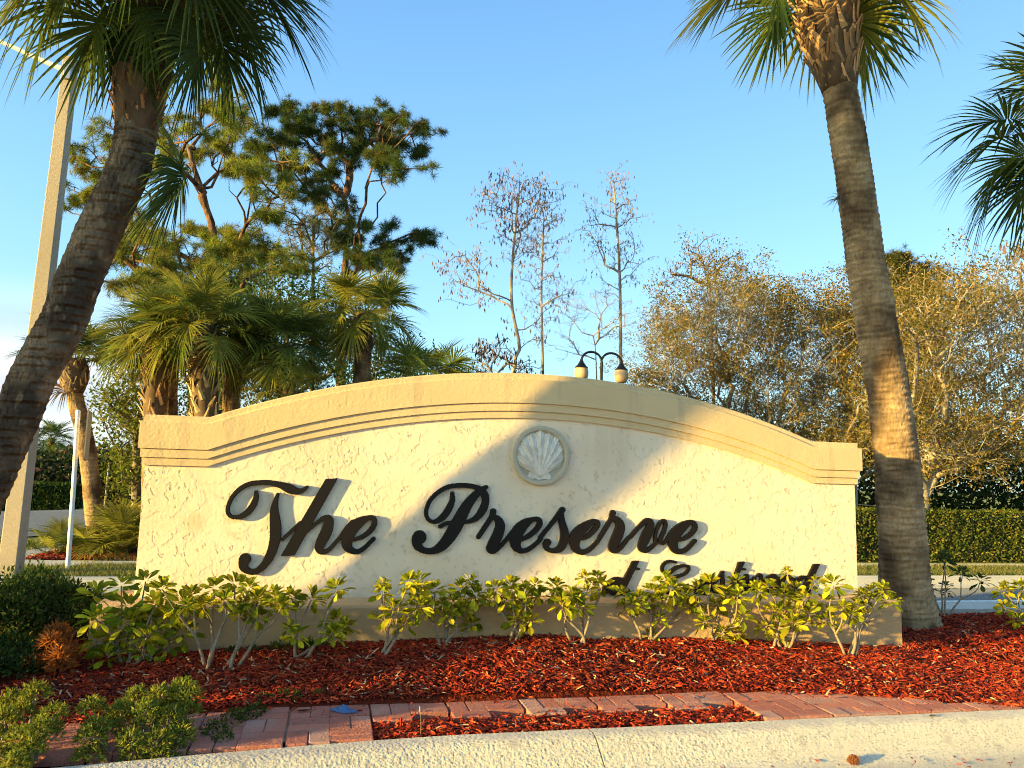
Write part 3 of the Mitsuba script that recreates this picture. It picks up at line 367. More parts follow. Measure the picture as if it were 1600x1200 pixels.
def bed_height(x, y):
    x, y = np.asarray(x, float), np.asarray(y, float)
    rise = ss(-1.95, -0.45, y)
    crest = 0.115 * np.exp(-((x + 0.4) / 2.3) ** 2) + 0.045 + 0.05 * ss(-2.2, -4.5, x) - 0.03 * ss(2.2, 3.6, x) + 0.035 * ss(3.4, 4.6, x)
    z = 0.145 + rise * crest
    z = z - 0.10 * ss(0.9, 1.7, y)
    spill = ss(1.0, 1.6, x) * ss(-1.55, -1.75, y) * 0.012
    lump = 0.05 * (meshkit.fbm(np.stack([x * 2.3, y * 2.3, x * 0], -1), 3) - 0.5) * ss(-1.9, -1.3, y)
    planter = ss(-1.44, -1.38, x) * ss(0.97, 0.91, x) * ss(-1.69, -1.73, y)
    return (z + spill + lump) - 0.018 * planter

def in_bricks(x, y):
    """where the brick edging lies bare (no mulch on it)"""
    far = np.interp(x, [-3.2, -2.4, -1.9, 0.8, 1.25, 2.0, 2.75], [-1.62, -1.46, -1.40, -1.40, -1.47, -1.70, -2.02])
    planter = (x > -1.38) & (x < 0.93) & (y < -1.71)
    return (y < far) & ~planter & (x > -3.2)

g = 900
put('ground', sheet(np.array([-g, -60, -20, 20, 60, g], float), np.array([-g, -60, -8, 5.4, 60, g], float), lambda x, y: x * 0 - 0.03), 'lawn_mat'); lab('ground', 'flat grassy ground under everything to the horizon', kind='structure')
put('front_street', sheet(np.linspace(-40, 40, 41), np.linspace(-12, -2.62, 6), lambda x, y: x * 0 + 0.0), 'road_mat'); lab('front_street', 'street in front of the kerb', kind='structure')
xs = np.linspace(-9, 12, 211); ys = np.linspace(-2.15, 1.75, 80)
v, f = sheet(xs, ys, bed_height)
v[:, 1] = np.where(v[:, 1] < -1.9, v[:, 1] + kerb_off(v[:, 0]), v[:, 1])
_b = in_bricks(v[:, 0], v[:, 1] + 0.055); v[_b, 2] -= 0.06
put('mulch_bed', (v, f), 'soil_mat', smooth=True); lab('mulch_bed', 'mounded bed of red bark mulch around the sign', kind='structure')

# mulch chips
rng = np.random.default_rng(11)
def chips(n, x0, x1, y0, y1, rng, size=1.0, hf=bed_height, keep=None, lift=0.004):
    x = rng.uniform(x0, x1, n); y = rng.uniform(y0, y1, n)
    if keep is not None:
        m = keep(x, y); x, y = x[m], y[m]; n = len(x)
    L = size * rng.gamma(3.2, 0.0125, n).clip(0.012, 0.13); W = size * rng.uniform(0.005, 0.016, n); H = rng.uniform(0.003, 0.008, n)
    a = rng.uniform(0, np.pi, n); t = rng.normal(0, 0.32, n)
    d = np.stack([np.cos(a) * np.cos(t), np.sin(a) * np.cos(t), np.sin(t)], -1)
    s = unit(np.cross(d, np.stack([rng.normal(0, 0.5, n), rng.normal(0, 0.5, n), np.ones(n)], -1))); u = np.cross(s, d)
    c = np.stack([x, y, hf(x, y) + lift + rng.uniform(0, 0.022, n)], -1)
    L, W, H = L[:, None] / 2, W[:, None] / 2, H[:, None]
    k = rng.uniform(0.5, 0.9, (n, 1))
    v = np.stack([c - d * L - s * W, c - d * L + s * W, c + d * L + s * W * k, c + d * L - s * W * k, c - d * L * 0.7 + u * H, c + d * L * 0.8 + u * H], 1).reshape(-1, 3)
    i = np.arange(n)[:, None] * 6
    f = np.vstack([i + q for q in ([0, 3, 5], [0, 5, 4], [1, 4, 5], [1, 5, 2], [0, 4, 1], [3, 2, 5])])
    col = tint(n, 6, (0.25, 0.021, 0.005), rng, 0.42, 0.10)
    patch = meshkit.fbm(np.stack([x * 1.7, y * 2.2, 0 * x], -1), 3, 12)
    col = col * np.repeat(0.55 + 0.95 * patch, 6)[:, None]
    kind = rng.random(n) + 0.10 * (patch - 0.5)
    pale = np.repeat((kind < 0.045), 6); col[pale] = tint(n, 6, (0.48, 0.30, 0.16), rng, 0.25, 0.05)[pale]
    dark = np.repeat((kind > 0.84), 6); col[dark] *= 0.4
    org = np.repeat((kind > 0.55) & (kind < 0.72), 6); col[org] = tint(n, 6, (0.42, 0.062, 0.012), rng, 0.25, 0.06)[org]
    return v, f, col
def keep_bed(x, y):
    sign = (np.abs(x) < 3.2) & (y > -0.3) & (y < 0.55)
    yk = -2.0 + kerb_off(x) + 0.012
    return ~in_bricks(x, y) & ~sign & (y > yk) & ((y < 0.0) | (x > 3.1) | (x < -3.1))
A = chips(52000, -3.4, 3.4, -2.0, -0.1, rng, keep=keep_bed)
B = chips(17000, 3.1, 7.5, -2.0, 1.5, rng, 1.15, keep=keep_bed)
C = chips(5000, -6.0, -3.2, -2.4, 1.0, rng, 1.15, keep=keep_bed)
D = chips(1100, -2.6, 2.6, -2.0, -1.4, rng, 0.7, hf=lambda x, y: x * 0 + 0.168, keep=lambda x, y: in_bricks(x, y) & (rng.random(len(x)) < np.exp(-np.abs(y + 1.40) * 11)))
G = chips(170, -1.5, 3.0, -2.62, -2.30, rng, 0.45, hf=lambda x, y: x * 0 + 0.016)
v, f = cat([(q[0], q[1]) for q in (A, B, C, D, G)])
put('mulch_chips', (v, f), 'tinted_mat', color=np.vstack([q[2] for q in (A, B, C, D, G)])); lab('mulch_chips', 'loose shredded red bark chips covering the bed', 'mulch', kind='stuff')

# brick edging, laid in basket weave
put('brick_path', sheet(np.linspace(-3.4, 2.9, 127), np.array([-2.0, -1.80, -1.702, -1.698, -1.40]), lambda x, y: np.where((x > -1.41) & (x < 0.96) & (y < -1.69), 0.10, 0.158)), 'sand_mat'); lab('brick_path', 'red brick edging between mulch bed and kerb', kind='structure')
rng = np.random.default_rng(5)
S = 0.225
shapes = {}
def brick_shape(w, h):
    if (w, h) not in shapes:
        shapes[(w, h)] = [mikit.ply(cbox(-w / 2, w / 2, -h / 2, h / 2, -0.05, 0, 0.0045), f'brick_mat_{k}') for k in range(3)]
    return shapes[(w, h)][rng.integers(3)]
def brick(cx, cy, w, h):
    z = 0.168 + rng.normal(0, 0.0018)
    m = np.eye(4); a = rng.normal(0, 0.006); m[:2, :2] = [[math.cos(a), -math.sin(a)], [math.sin(a), math.cos(a)]]
    m[0, 2], m[2, 0] = rng.normal(0, 0.004), rng.normal(0, 0.004); m[:3, 3] = (cx, cy, z)
    put('brick', brick_shape(w, h), None, 'brick_path', m=m)
def planter(x, y): return -1.40 < x < 0.95 and y < -1.70
i0 = -14
for i in range(26):
    x0 = i0 * S + i * S
    gap = 0.012 if i % 2 == 0 else 0.0
    for j in range(3):
        y0 = -1.40 - (j + 1) * S
        cx, cy = x0 + S / 2 + gap / 2, y0 + S / 2
        w = S - 0.006
        if (i + j) % 2 == 0:
            parts = [(cx - S / 4, cy, S / 2 - 0.0045, w), (cx + S / 4, cy, S / 2 - 0.0045, w)]
        else:
            parts = [(cx, cy - S / 4, w, S / 2 - 0.0045), (cx, cy + S / 4, w, S / 2 - 0.0045)]
        for bx, by, bw, bh in parts:
            far = np.interp(bx, [-3.2, -2.4, -1.9, 0.8, 1.25, 2.0, 2.75], [-1.62, -1.46, -1.40, -1.40, -1.47, -1.70, -2.02])
            if planter(bx, by) or by - bh / 2 > far or by < -2.02 + float(kerb_off(bx)): continue
            yk = -2.0 + float(kerb_off(bx)) + 0.004
            lo, hi = max(by - bh / 2, yk), by + bh / 2
            if hi - lo < 0.02: continue
            brick(bx, (lo + hi) / 2, round(bw, 4), round(hi - lo, 4))

# front kerb in cast lengths with open joints
prof = [(-2.0, -0.12), (-2.0, 0.150), (-2.006, 0.158), (-2.085, 0.162), (-2.120, 0.157), (-2.146, 0.145), (-2.27, 0.060), (-2.33, 0.034), (-2.41, 0.020), (-2.66, 0.012), (-2.66, -0.12)]
rng = np.random.default_rng(2)
joints = [-9.2, -6.2, -3.22, -0.185, 2.85, 5.9, 8.95, 12]
put('front_kerb', sheet(np.linspace(-9.2, 12, 60), np.array([-2.6, -2.05]), lambda x, y: x * 0 - 0.015), 'road_mat'); lab('front_kerb', 'pale concrete street kerb along the foot of the picture', kind='structure')
for a, b in zip(joints[:-1], joints[1:]):
    n = int((b - a) / 0.05)
    v, f = extrude_x(prof, np.linspace(a + 0.004, b - 0.004, n), kerb_off)
    v = v + 0.003 * (np.stack([meshkit.fbm(v * 6, 3, 1), meshkit.fbm(v * 6, 3, 2), meshkit.fbm(v * 6, 3, 3)], -1) - 0.5) * [0, 1, 1]
    put('segment', (v, f), 'kerb_mat', 'front_kerb', smooth=30)

# the entrance road behind the sign
put('entrance_road', sheet(np.linspace(-60, 60, 61), np.linspace(2.3, 4.95, 4), lambda x, y: x * 0 - 0.004), 'road_mat'); lab('entrance_road', 'grey entrance road passing behind the sign', kind='structure')
put('near_kerb', extrude_x([(1.72, -0.05), (1.72, 0.145), (2.30, 0.150), (2.36, 0.13), (2.40, -0.05)], np.linspace(2.2, 30, 60)), 'paving_mat'); lab('near_kerb', 'concrete kerb strip behind the mulch bed at right', kind='structure')
put('lit_kerb_strip', extrude_x([(2.215, 0.150), (2.215, 0.154), (2.30, 0.154), (2.30, 0.150)], np.linspace(2.3, 30, 30)), 'lit_strip_mat'); lab('lit_kerb_strip', 'bright strip along the kerb behind the bed, sunlight painted in as white', kind='structure')  # sunlight along the kerb top, put in as a thin white strip
put('far_kerb', extrude_x([(4.55, -0.05), (4.55, 0.012), (4.86, 0.02), (4.92, 0.10), (4.97, 0.118), (5.14, 0.118), (5.14, -0.05)], np.linspace(-30, 40, 140)), 'paving_mat'); lab('far_kerb', 'pale sunlit kerb on the far side of the entrance road', kind='structure')
put('grass_verge', sheet(np.linspace(-30, 40, 141), np.linspace(5.13, 15.0, 20), lambda x, y: 0.105 + 0.0 * x), 'lawn_mat'); lab('grass_verge', 'grass verge beyond the entrance road', kind='structure')
put('pavement', sheet(np.linspace(-4.6, 40, 90), np.linspace(6.62, 7.10, 2), lambda x, y: x * 0 + 0.112), 'paving_mat'); lab('pavement', 'narrow concrete pavement through the far verge', kind='structure')
# a second street leads away on the left with its own path and verge
def flat(poly, z):
    p = sg.Polygon(poly); vv, ff = trimesh.creation.triangulate_polygon(p, engine='earcut')
    return np.hstack([np.asarray(vv), np.full((len(vv), 1), z)]), np.asarray(ff)
put('side_street', flat([(-60, 8.5), (-13, 10.6), (-8.9, 11.15), (-7.7, 11.6), (-7.25, 12.5), (-7.2, 13.6), (-7.4, 16), (-7.6, 21), (-7.6, 26.3), (-9.9, 24.6), (-12.3, 21.4), (-60, 14)], 0.13), 'road_mat'); lab('side_street', 'grey asphalt side street curving away on the left', kind='structure')
put('footpath', flat([(-12, 4.6), (-6.4, 6.15), (-5.9, 6.35), (-4.5, 6.62), (-4.5, 7.15), (-5.95, 7.25), (-6.35, 8.1), (-6.2, 9.3), (-5.6, 11.2), (-5.95, 11.25), (-6.6, 9.2), (-6.9, 8.3), (-7.5, 7.5), (-14, 6.4)], 0.114), 'paving_mat'); lab('footpath', 'pale curved footpath meeting the pavement at left', kind='structure')
put('far_mulch_bed', flat([(-5.95, 7.22), (-4.4, 7.15), (3.5, 7.15), (3.5, 10), (-4.6, 10), (-6.1, 9.4), (-6.3, 8.2)], 0.122), 'soil_mat'); lab('far_mulch_bed', 'red mulch bed under the palms beyond the road', kind='structure')
rng = np.random.default_rng(21)
q = chips(5000, -6.2, -3.2, 7.2, 9.4, rng, 1.8, hf=lambda x, y: x * 0 + 0.124)
put('far_mulch_chips', (q[0], q[1]), 'tinted_mat', color=q[2]); lab('far_mulch_chips', 'red bark chips on the bed beyond the road', 'mulch', kind='stuff')

# grass blades where the verge shows
def blades(n, x0, x1, y0, y1, rng, z=0.105, h=0.07, keep=None):
    x = rng.uniform(x0, x1, n); y = rng.uniform(y0, y1, n)
    if keep is not None: m = keep(x, y); x, y = x[m], y[m]; n = len(x)
    a = rng.uniform(0, 2 * np.pi, n); hh = h * rng.uniform(0.5, 1.3, n); l = rng.normal(0, 0.5, (n, 2)) * hh[:, None]
    p = np.stack([x, y, np.full(n, z)], -1); w = np.stack([np.cos(a), np.sin(a), 0 * a], -1) * 0.006
    v = np.stack([p - w, p + w, p + np.hstack([l, hh[:, None]])], 1).reshape(-1, 3)
    return v, np.arange(3 * n).reshape(-1, 3)
off_path = lambda x, y: ((y < 6.6) | (y > 7.12)) & ~((x < -4.4) & (y > 6.3 + (x + 5.9) * 0.2) & (y < 9.5) & (x < -5.2))
parts = [blades(30000, -9, -3.2, 5.16, 8.0, rng, keep=off_path), blades(34000, 3.5, 15, 5.16, 7.0, rng, keep=off_path), blades(9000, -14, -6.6, 8.0, 11, rng, h=0.08)]
v, f = cat(parts)
put('verge_grass', (v, f), 'matte_leaf_mat', color=tint(len(v) // 3, 3, (0.17, 0.19, 0.05), rng, 0.3, 0.1, (0.34, 0.27, 0.11), 0.3)); lab('verge_grass', 'short grass blades of the verge across the road', 'grass', kind='stuff')

# ------------------------------------------------------------------ the sign wall
SIGN = lab('entrance_sign', 'wide cream stucco sign wall with arched tan cap reading The Preserve at Eastwood', 'sign')
RESERVED.add(SIGN)
def arch(x):
    x = np.asarray(x, float)
    return np.where(np.abs(x) < 2.56, -5.178 + np.sqrt(np.maximum(7.2 ** 2 - x ** 2, 0)), -5.178 + math.sqrt(7.2 ** 2 - 2.56 ** 2))
AX = np.concatenate([[-1.0], np.linspace(-2.56, 2.56, 121) / 3, [1.0]]) * 3
def arched(dz0, dz1, half, y0, y1, c=0.0):
    """a band of the cap: from arch + dz0 to arch + dz1, ends at +-half, front y0, back y1"""
    xs = AX.copy(); xs[0], xs[-1] = -half, half
    z = arch(xs)
    if dz0 is None: lo = np.full(len(xs), 0.0)
    else: lo = z + dz0
    hi = z + dz1
    ring = np.stack([np.stack([xs, np.full(len(xs), y0), lo], -1), np.stack([xs, np.full(len(xs), y0), hi - c], -1), np.stack([xs, np.full(len(xs), y0 + c), hi], -1), np.stack([xs, np.full(len(xs), y1), hi], -1), np.stack([xs, np.full(len(xs), y1), lo], -1)], 1)
    n = len(xs); v = ring.reshape(-1, 3)
    i, j = np.meshgrid(np.arange(n - 1), np.arange(5), indexing='ij')
    q = np.stack([i * 5 + j, (i + 1) * 5 + j, (i + 1) * 5 + (j + 1) % 5, i * 5 + (j + 1) % 5], -1).reshape(-1, 4)
    e = (n - 1) * 5
    caps = np.array([[0, 1, 2], [0, 2, 3], [0, 3, 4], [e, e + 2, e + 1], [e, e + 3, e + 2], [e, e + 4, e + 3]])
    return v, np.vstack([tri(q), caps])
def plinth_mesh():
    xs = np.linspace(-3.2, 3.2, 161)
    pr = [(-0.30, 0.0), (-0.30, 0.545), (-0.286, 0.563), (-0.02, 0.578), (0.0, 0.578), (0.62, 0.578), (0.62, 0.0)]
    v, f = extrude_x(pr, xs)
    v = v + 0.004 * (np.stack([0 * v[:, 0], meshkit.fbm(v * 3, 2, 4), meshkit.fbm(v * 3, 2, 5)], -1) - [0, 0.5, 0.5])
    return v, f
put('plinth', plinth_mesh(), 'plinth_mat', SIGN, smooth=25)
panel = arched(None, 0.05, 3.0, 0.0, 0.36); panel[0][:, 2] = np.maximum(panel[0][:, 2], 0.570)
put('panel', panel, 'stucco_mat', SIGN, smooth=25)
CAP = put('cap', arched(0.1235, 0.325, 3.045, -0.055, 0.415, 0.006), 'cap_mat', SIGN, smooth=25)
put('lower_moulding', arched(0.0, 0.0575, 3.018, -0.022, 0.382, 0.003), 'cap_mat', CAP, smooth=25)
put('upper_moulding', arched(0.0575, 0.1235, 3.03, -0.038, 0.398, 0.003), 'cap_mat', CAP, smooth=25)
put('coping', arched(0.325, 0.374, 3.018, -0.030, 0.390, 0.008), 'cap_mat', CAP, smooth=25)
for ch, strokes in LETTERS:
    geo = []
    for s in strokes:
        s = np.array(s, float) / 1000
        if s.shape[1] == 2:
            geo.append(sg.Polygon(s).buffer(0.004).buffer(0)); continue
        d = smooth_line(s, 7)
        for a, b in zip(d[:-1], d[1:]):
            ra, rb = max(a[2], 0.006) / 2, max(b[2], 0.006) / 2
            geo.append(unary_union([sg.Point(a[:2]).buffer(ra, 10), sg.Point(b[:2]).buffer(rb, 10)]).convex_hull)
    shp = unary_union(geo).buffer(0.001).simplify(0.0008)
    big = shp.bounds[3] - shp.bounds[1] > 0.36 or shp.bounds[0] < 1.15 and shp.bounds[3] > 1.1
    front = shp.buffer(-0.004).simplify(0.0006)
    depth = 0.030 if big else 0.026
    v1, f1 = extrude_poly(shp, depth); v1[:, 1] -= 0.004
    k = put('letter', (v1, f1), 'letter_mat', SIGN, smooth=35)
    if not front.is_empty:
        v2, f2 = extrude_poly(front, 0.005); v2[:, 1] -= 0.004 + depth - 0.001
        put('face', (v2, f2), 'letter_mat', k, smooth=35)

# shell medallion
MC = np.array([0.038, 0.0, 1.716])
def to_wall(v):        # (x, y, z out of the wall) -> world
    return np.stack([v[:, 0] + MC[0], -v[:, 2], v[:, 1] + MC[2]], -1)
ring = lathe([(0.248, 0.0), (0.248, 0.028), (0.243, 0.037), (0.232, 0.041), (0.222, 0.038), (0.216, 0.040), (0.209, 0.036), (0.203, 0.022), (0.203, 0.008)], 72)
MED = put('medallion', (to_wall(ring[0]), ring[1]), 'ring_mat', SIGN, smooth=40)
lab(MED, 'round tan medallion with a white scallop shell')
disc = lathe([(0.2045, 0.012), (0.12, 0.011), (0.0001, 0.011)], 60)
put('disc', (to_wall(disc[0]), disc[1]), 'ring_mat', MED)
def shell_mesh():
    nt, nr = 181, 30
    th = np.linspace(-56, 56, nt)
    R = np.interp(np.abs(th), [0, 8, 20, 33, 48, 54, 56], [0.415, 0.385, 0.392, 0.335, 0.262, 0.225, 0.205])
    wide = np.cos(np.radians(th) * 30.0) ; fine = np.cos(np.radians(th) * 88.0)
    rib = 0.75 * wide + 0.45 * fine
    R = R * (1 + 0.02 * rib)
    t = np.linspace(0, 1, nr)
    TH, TT = np.meshgrid(np.radians(th), t, indexing='ij')
    rr = R[:, None] * TT
    bend = 1 + 0.12 * np.sin(np.abs(TH)) * (TT - 0.5)
    x = rr * np.sin(TH) * bend; y = rr * np.cos(TH) - 0.195 + 0.02 * np.abs(np.sin(TH)) * (1 - TT)
    dome = 0.034 * np.sin(np.pi * np.clip(0.10 + 0.86 * TT, 0, 1)) ** 0.7 * (0.62 + 0.38 * np.cos(TH * 1.25))
    h = 0.012 + dome + 0.0085 * rib[:, None] * np.clip(TT * 1.5, 0, 1)
    h[:, -1] = 0.010
    v = np.stack([x - 0.01, y, h], -1).reshape(-1, 3)
    i, j = np.meshgrid(np.arange(nt - 1), np.arange(nr - 1), indexing='ij')
    q = np.stack([i * nr + j, i * nr + j + 1, (i + 1) * nr + j + 1, (i + 1) * nr + j], -1).reshape(-1, 4)
    ears = []
    for s in (-1, 1):
        e = sg.Polygon([(-0.01, -0.198), (-0.01 + s * 0.03, -0.185), (-0.01 + s * 0.088, -0.188), (-0.01 + s * 0.095, -0.172), (-0.01 + s * 0.062, -0.115), (-0.01 + s * 0.02, -0.13)]).buffer(0.004)
        m = trimesh.creation.extrude_polygon(e, 0.026, engine='earcut'); ears.append((np.array(m.vertices), np.array(m.faces)))
    return cat([(v, tri(q))] + ears)
sv, sf = shell_mesh()
put('shell', (to_wall(sv), sf), 'shell_mat', MED, smooth=50)

# ------------------------------------------------------------------ palms
def frond_variant(seed, elev, pet=0.50, R=0.70, nseg=44, droop=0.55, col=(0.085, 0.125, 0.032), curl=1.0):
    """a fan leaf that leaves the trunk at the origin towards +x at the elevation elev (degrees)"""
    rng = np.random.default_rng(seed)
    e0 = math.radians(elev)
    n = 12; t = np.linspace(0, 1, n)
    ang = e0 - (0.55 + 0.25 * rng.random()) * droop * t ** 1.5
    step = pet / (n - 1)
    p = np.zeros((n, 3)); d = np.stack([np.cos(ang), 0 * ang, np.sin(ang)], -1)
    p[1:] = np.cumsum(d[:-1] * step, 0)
    side = rng.normal(0, 0.05); p[:, 1] += side * t ** 2
    parts, cols = [], []
    v, f = tube(p, np.linspace(0.019, 0.010, n), 5); parts.append((v, f)); cols.append(np.repeat(np.array([[0.20, 0.21, 0.07]]), len(v), 0))
    # costa
    m = 10; tc = np.linspace(0, 1, m); a1 = ang[-1] - 1.5 * droop * curl * tc ** 1.2
    cl = 0.42 * R; dc = np.stack([np.cos(a1), 0 * a1, np.sin(a1)], -1)
    pc = np.vstack([p[-1:], p[-1] + np.cumsum(dc[:-1] * cl / (m - 1), 0)])
    for k in range(nseg):
        a = -1 + 2 * (k + 0.5) / nseg + rng.normal(0, 0.012)
        a = max(-1.0, min(1.0, a))
        u = (1 - abs(a)) ** 0.8 * (m - 1); i = int(min(u, m - 2)); w = u - i
        base = pc[i] * (1 - w) + pc[i + 1] * w; T = unit(dc[i] * (1 - w) + dc[i + 1] * w)
        Nu = unit(np.cross(T, [0, 1.0, 0])) * -1.0
        if Nu[2] < 0 and elev > -30: Nu = -Nu
        th = a * math.radians(128)
        dirv = unit(T * math.cos(th) + np.array([0, 1.0, 0]) * math.sin(th) + Nu * (0.30 * abs(math.sin(th)) - 0.02))
        L = R * (1.0 - 0.30 * abs(a) ** 2.5) * rng.uniform(0.86, 1.10)
        tt = np.array([0.0, 0.3, 0.58, 0.82, 1.0])
        g = (0.06 + 0.48 * droop) * rng.uniform(0.5, 1.5) * L
        c = base + dirv * (L * tt)[:, None] + np.array([0, 0, -1.0]) * (g * tt ** 2.6)[:, None]
        c += rng.normal(0, 0.012, 3) * (tt ** 2)[:, None]
        wd = 0.5 * R * np.array([0.016, 0.046, 0.040, 0.022, 0.0]) * rng.uniform(0.85, 1.1)
        wv = unit(np.cross(dirv, Nu)); fold = Nu * 0.45
        lft = c + wv * wd[:, None] + fold * wd[:, None]; rgt = c - wv * wd[:, None] + fold * wd[:, None]
        vv = np.vstack([c, lft, rgt]); ff = []
        for q in range(4):
            ff += [(q, 5 + q, 5 + q + 1), (q, 5 + q + 1, q + 1), (q, q + 1, 10 + q + 1), (q, 10 + q + 1, 10 + q)]
        parts.append((vv, np.array(ff)))
        cc = np.asarray(col) * math.exp(rng.normal(0, 0.16))
        tipc = np.array([0.20, 0.16, 0.07])
        tw = np.clip((tt - 0.8) * 3, 0, 1)[:, None] * (rng.random() < 0.5)
        cv = cc * (1 - tw) + tipc * tw
        cols.append(np.vstack([cv, cv, cv]))
    v, f = cat(parts)
    return mikit.ply((v, f), 'leaf_mat', color=np.vstack(cols))

ELEV = [72, 52, 34, 14, -8, -30, -52]
GREEN = (0.125, 0.160, 0.030); YEL = (0.270, 0.250, 0.042); BLUE = (0.066, 0.098, 0.030)
FR = {}
def frond(e_idx, kind, seed):
    key = (e_idx, kind, seed)
    if key not in FR:
        col = {'g': GREEN, 'y': YEL, 'b': BLUE, 'd': (0.24, 0.15, 0.07)}[kind]
        FR[key] = frond_variant(1000 + 37 * e_idx + 7 * seed + ord(kind), ELEV[e_idx], droop=0.24 + 0.075 * e_idx + (0.5 if kind == 'd' else 0), col=col)
    return FR[key]

def frame(origin, az, scale, roll=0.0):
    c, s = math.cos(az), math.sin(az)
    Rz = np.array([[c, -s, 0], [s, c, 0], [0, 0, 1]])
    Rx = np.array([[1, 0, 0], [0, math.cos(roll), -math.sin(roll)], [0, math.sin(roll), math.cos(roll)]])
    m = np.eye(4); m[:3, :3] = Rz @ Rx * scale; m[:3, 3] = origin
    return m

LEAFBASE = None
def leaf_base_mesh():
    """a split, strap-like old leaf base, pointing up along +z and leaning out along +x"""
    t = np.linspace(0, 1, 6)
    c = np.stack([0.02 + 0.085 * t ** 1.6, 0 * t, 0.30 * t], -1)
    w = np.array([0.055, 0.050, 0.040, 0.031, 0.025, 0.020]); h = np.array([0.012, 0.014, 0.013, 0.011, 0.009, 0.006])
    l = c + np.stack([0 * w, w, 0 * w], -1); r = c - np.stack([0 * w, w, 0 * w], -1)
    o = c + np.stack([h * 1.6, 0 * w, 0 * w], -1); b = c - np.stack([h, 0 * w, 0 * w], -1)
    v = np.stack([l, o, r, b], 1).reshape(-1, 3)
    i, j = np.meshgrid(np.arange(5), np.arange(4), indexing='ij')
    q = np.stack([i * 4 + j, i * 4 + (j + 1) % 4, (i + 1) * 4 + (j + 1) % 4, (i + 1) * 4 + j], -1).reshape(-1, 4)
    return v, np.vstack([tri(q), [[20, 21, 22], [20, 22, 23]]])

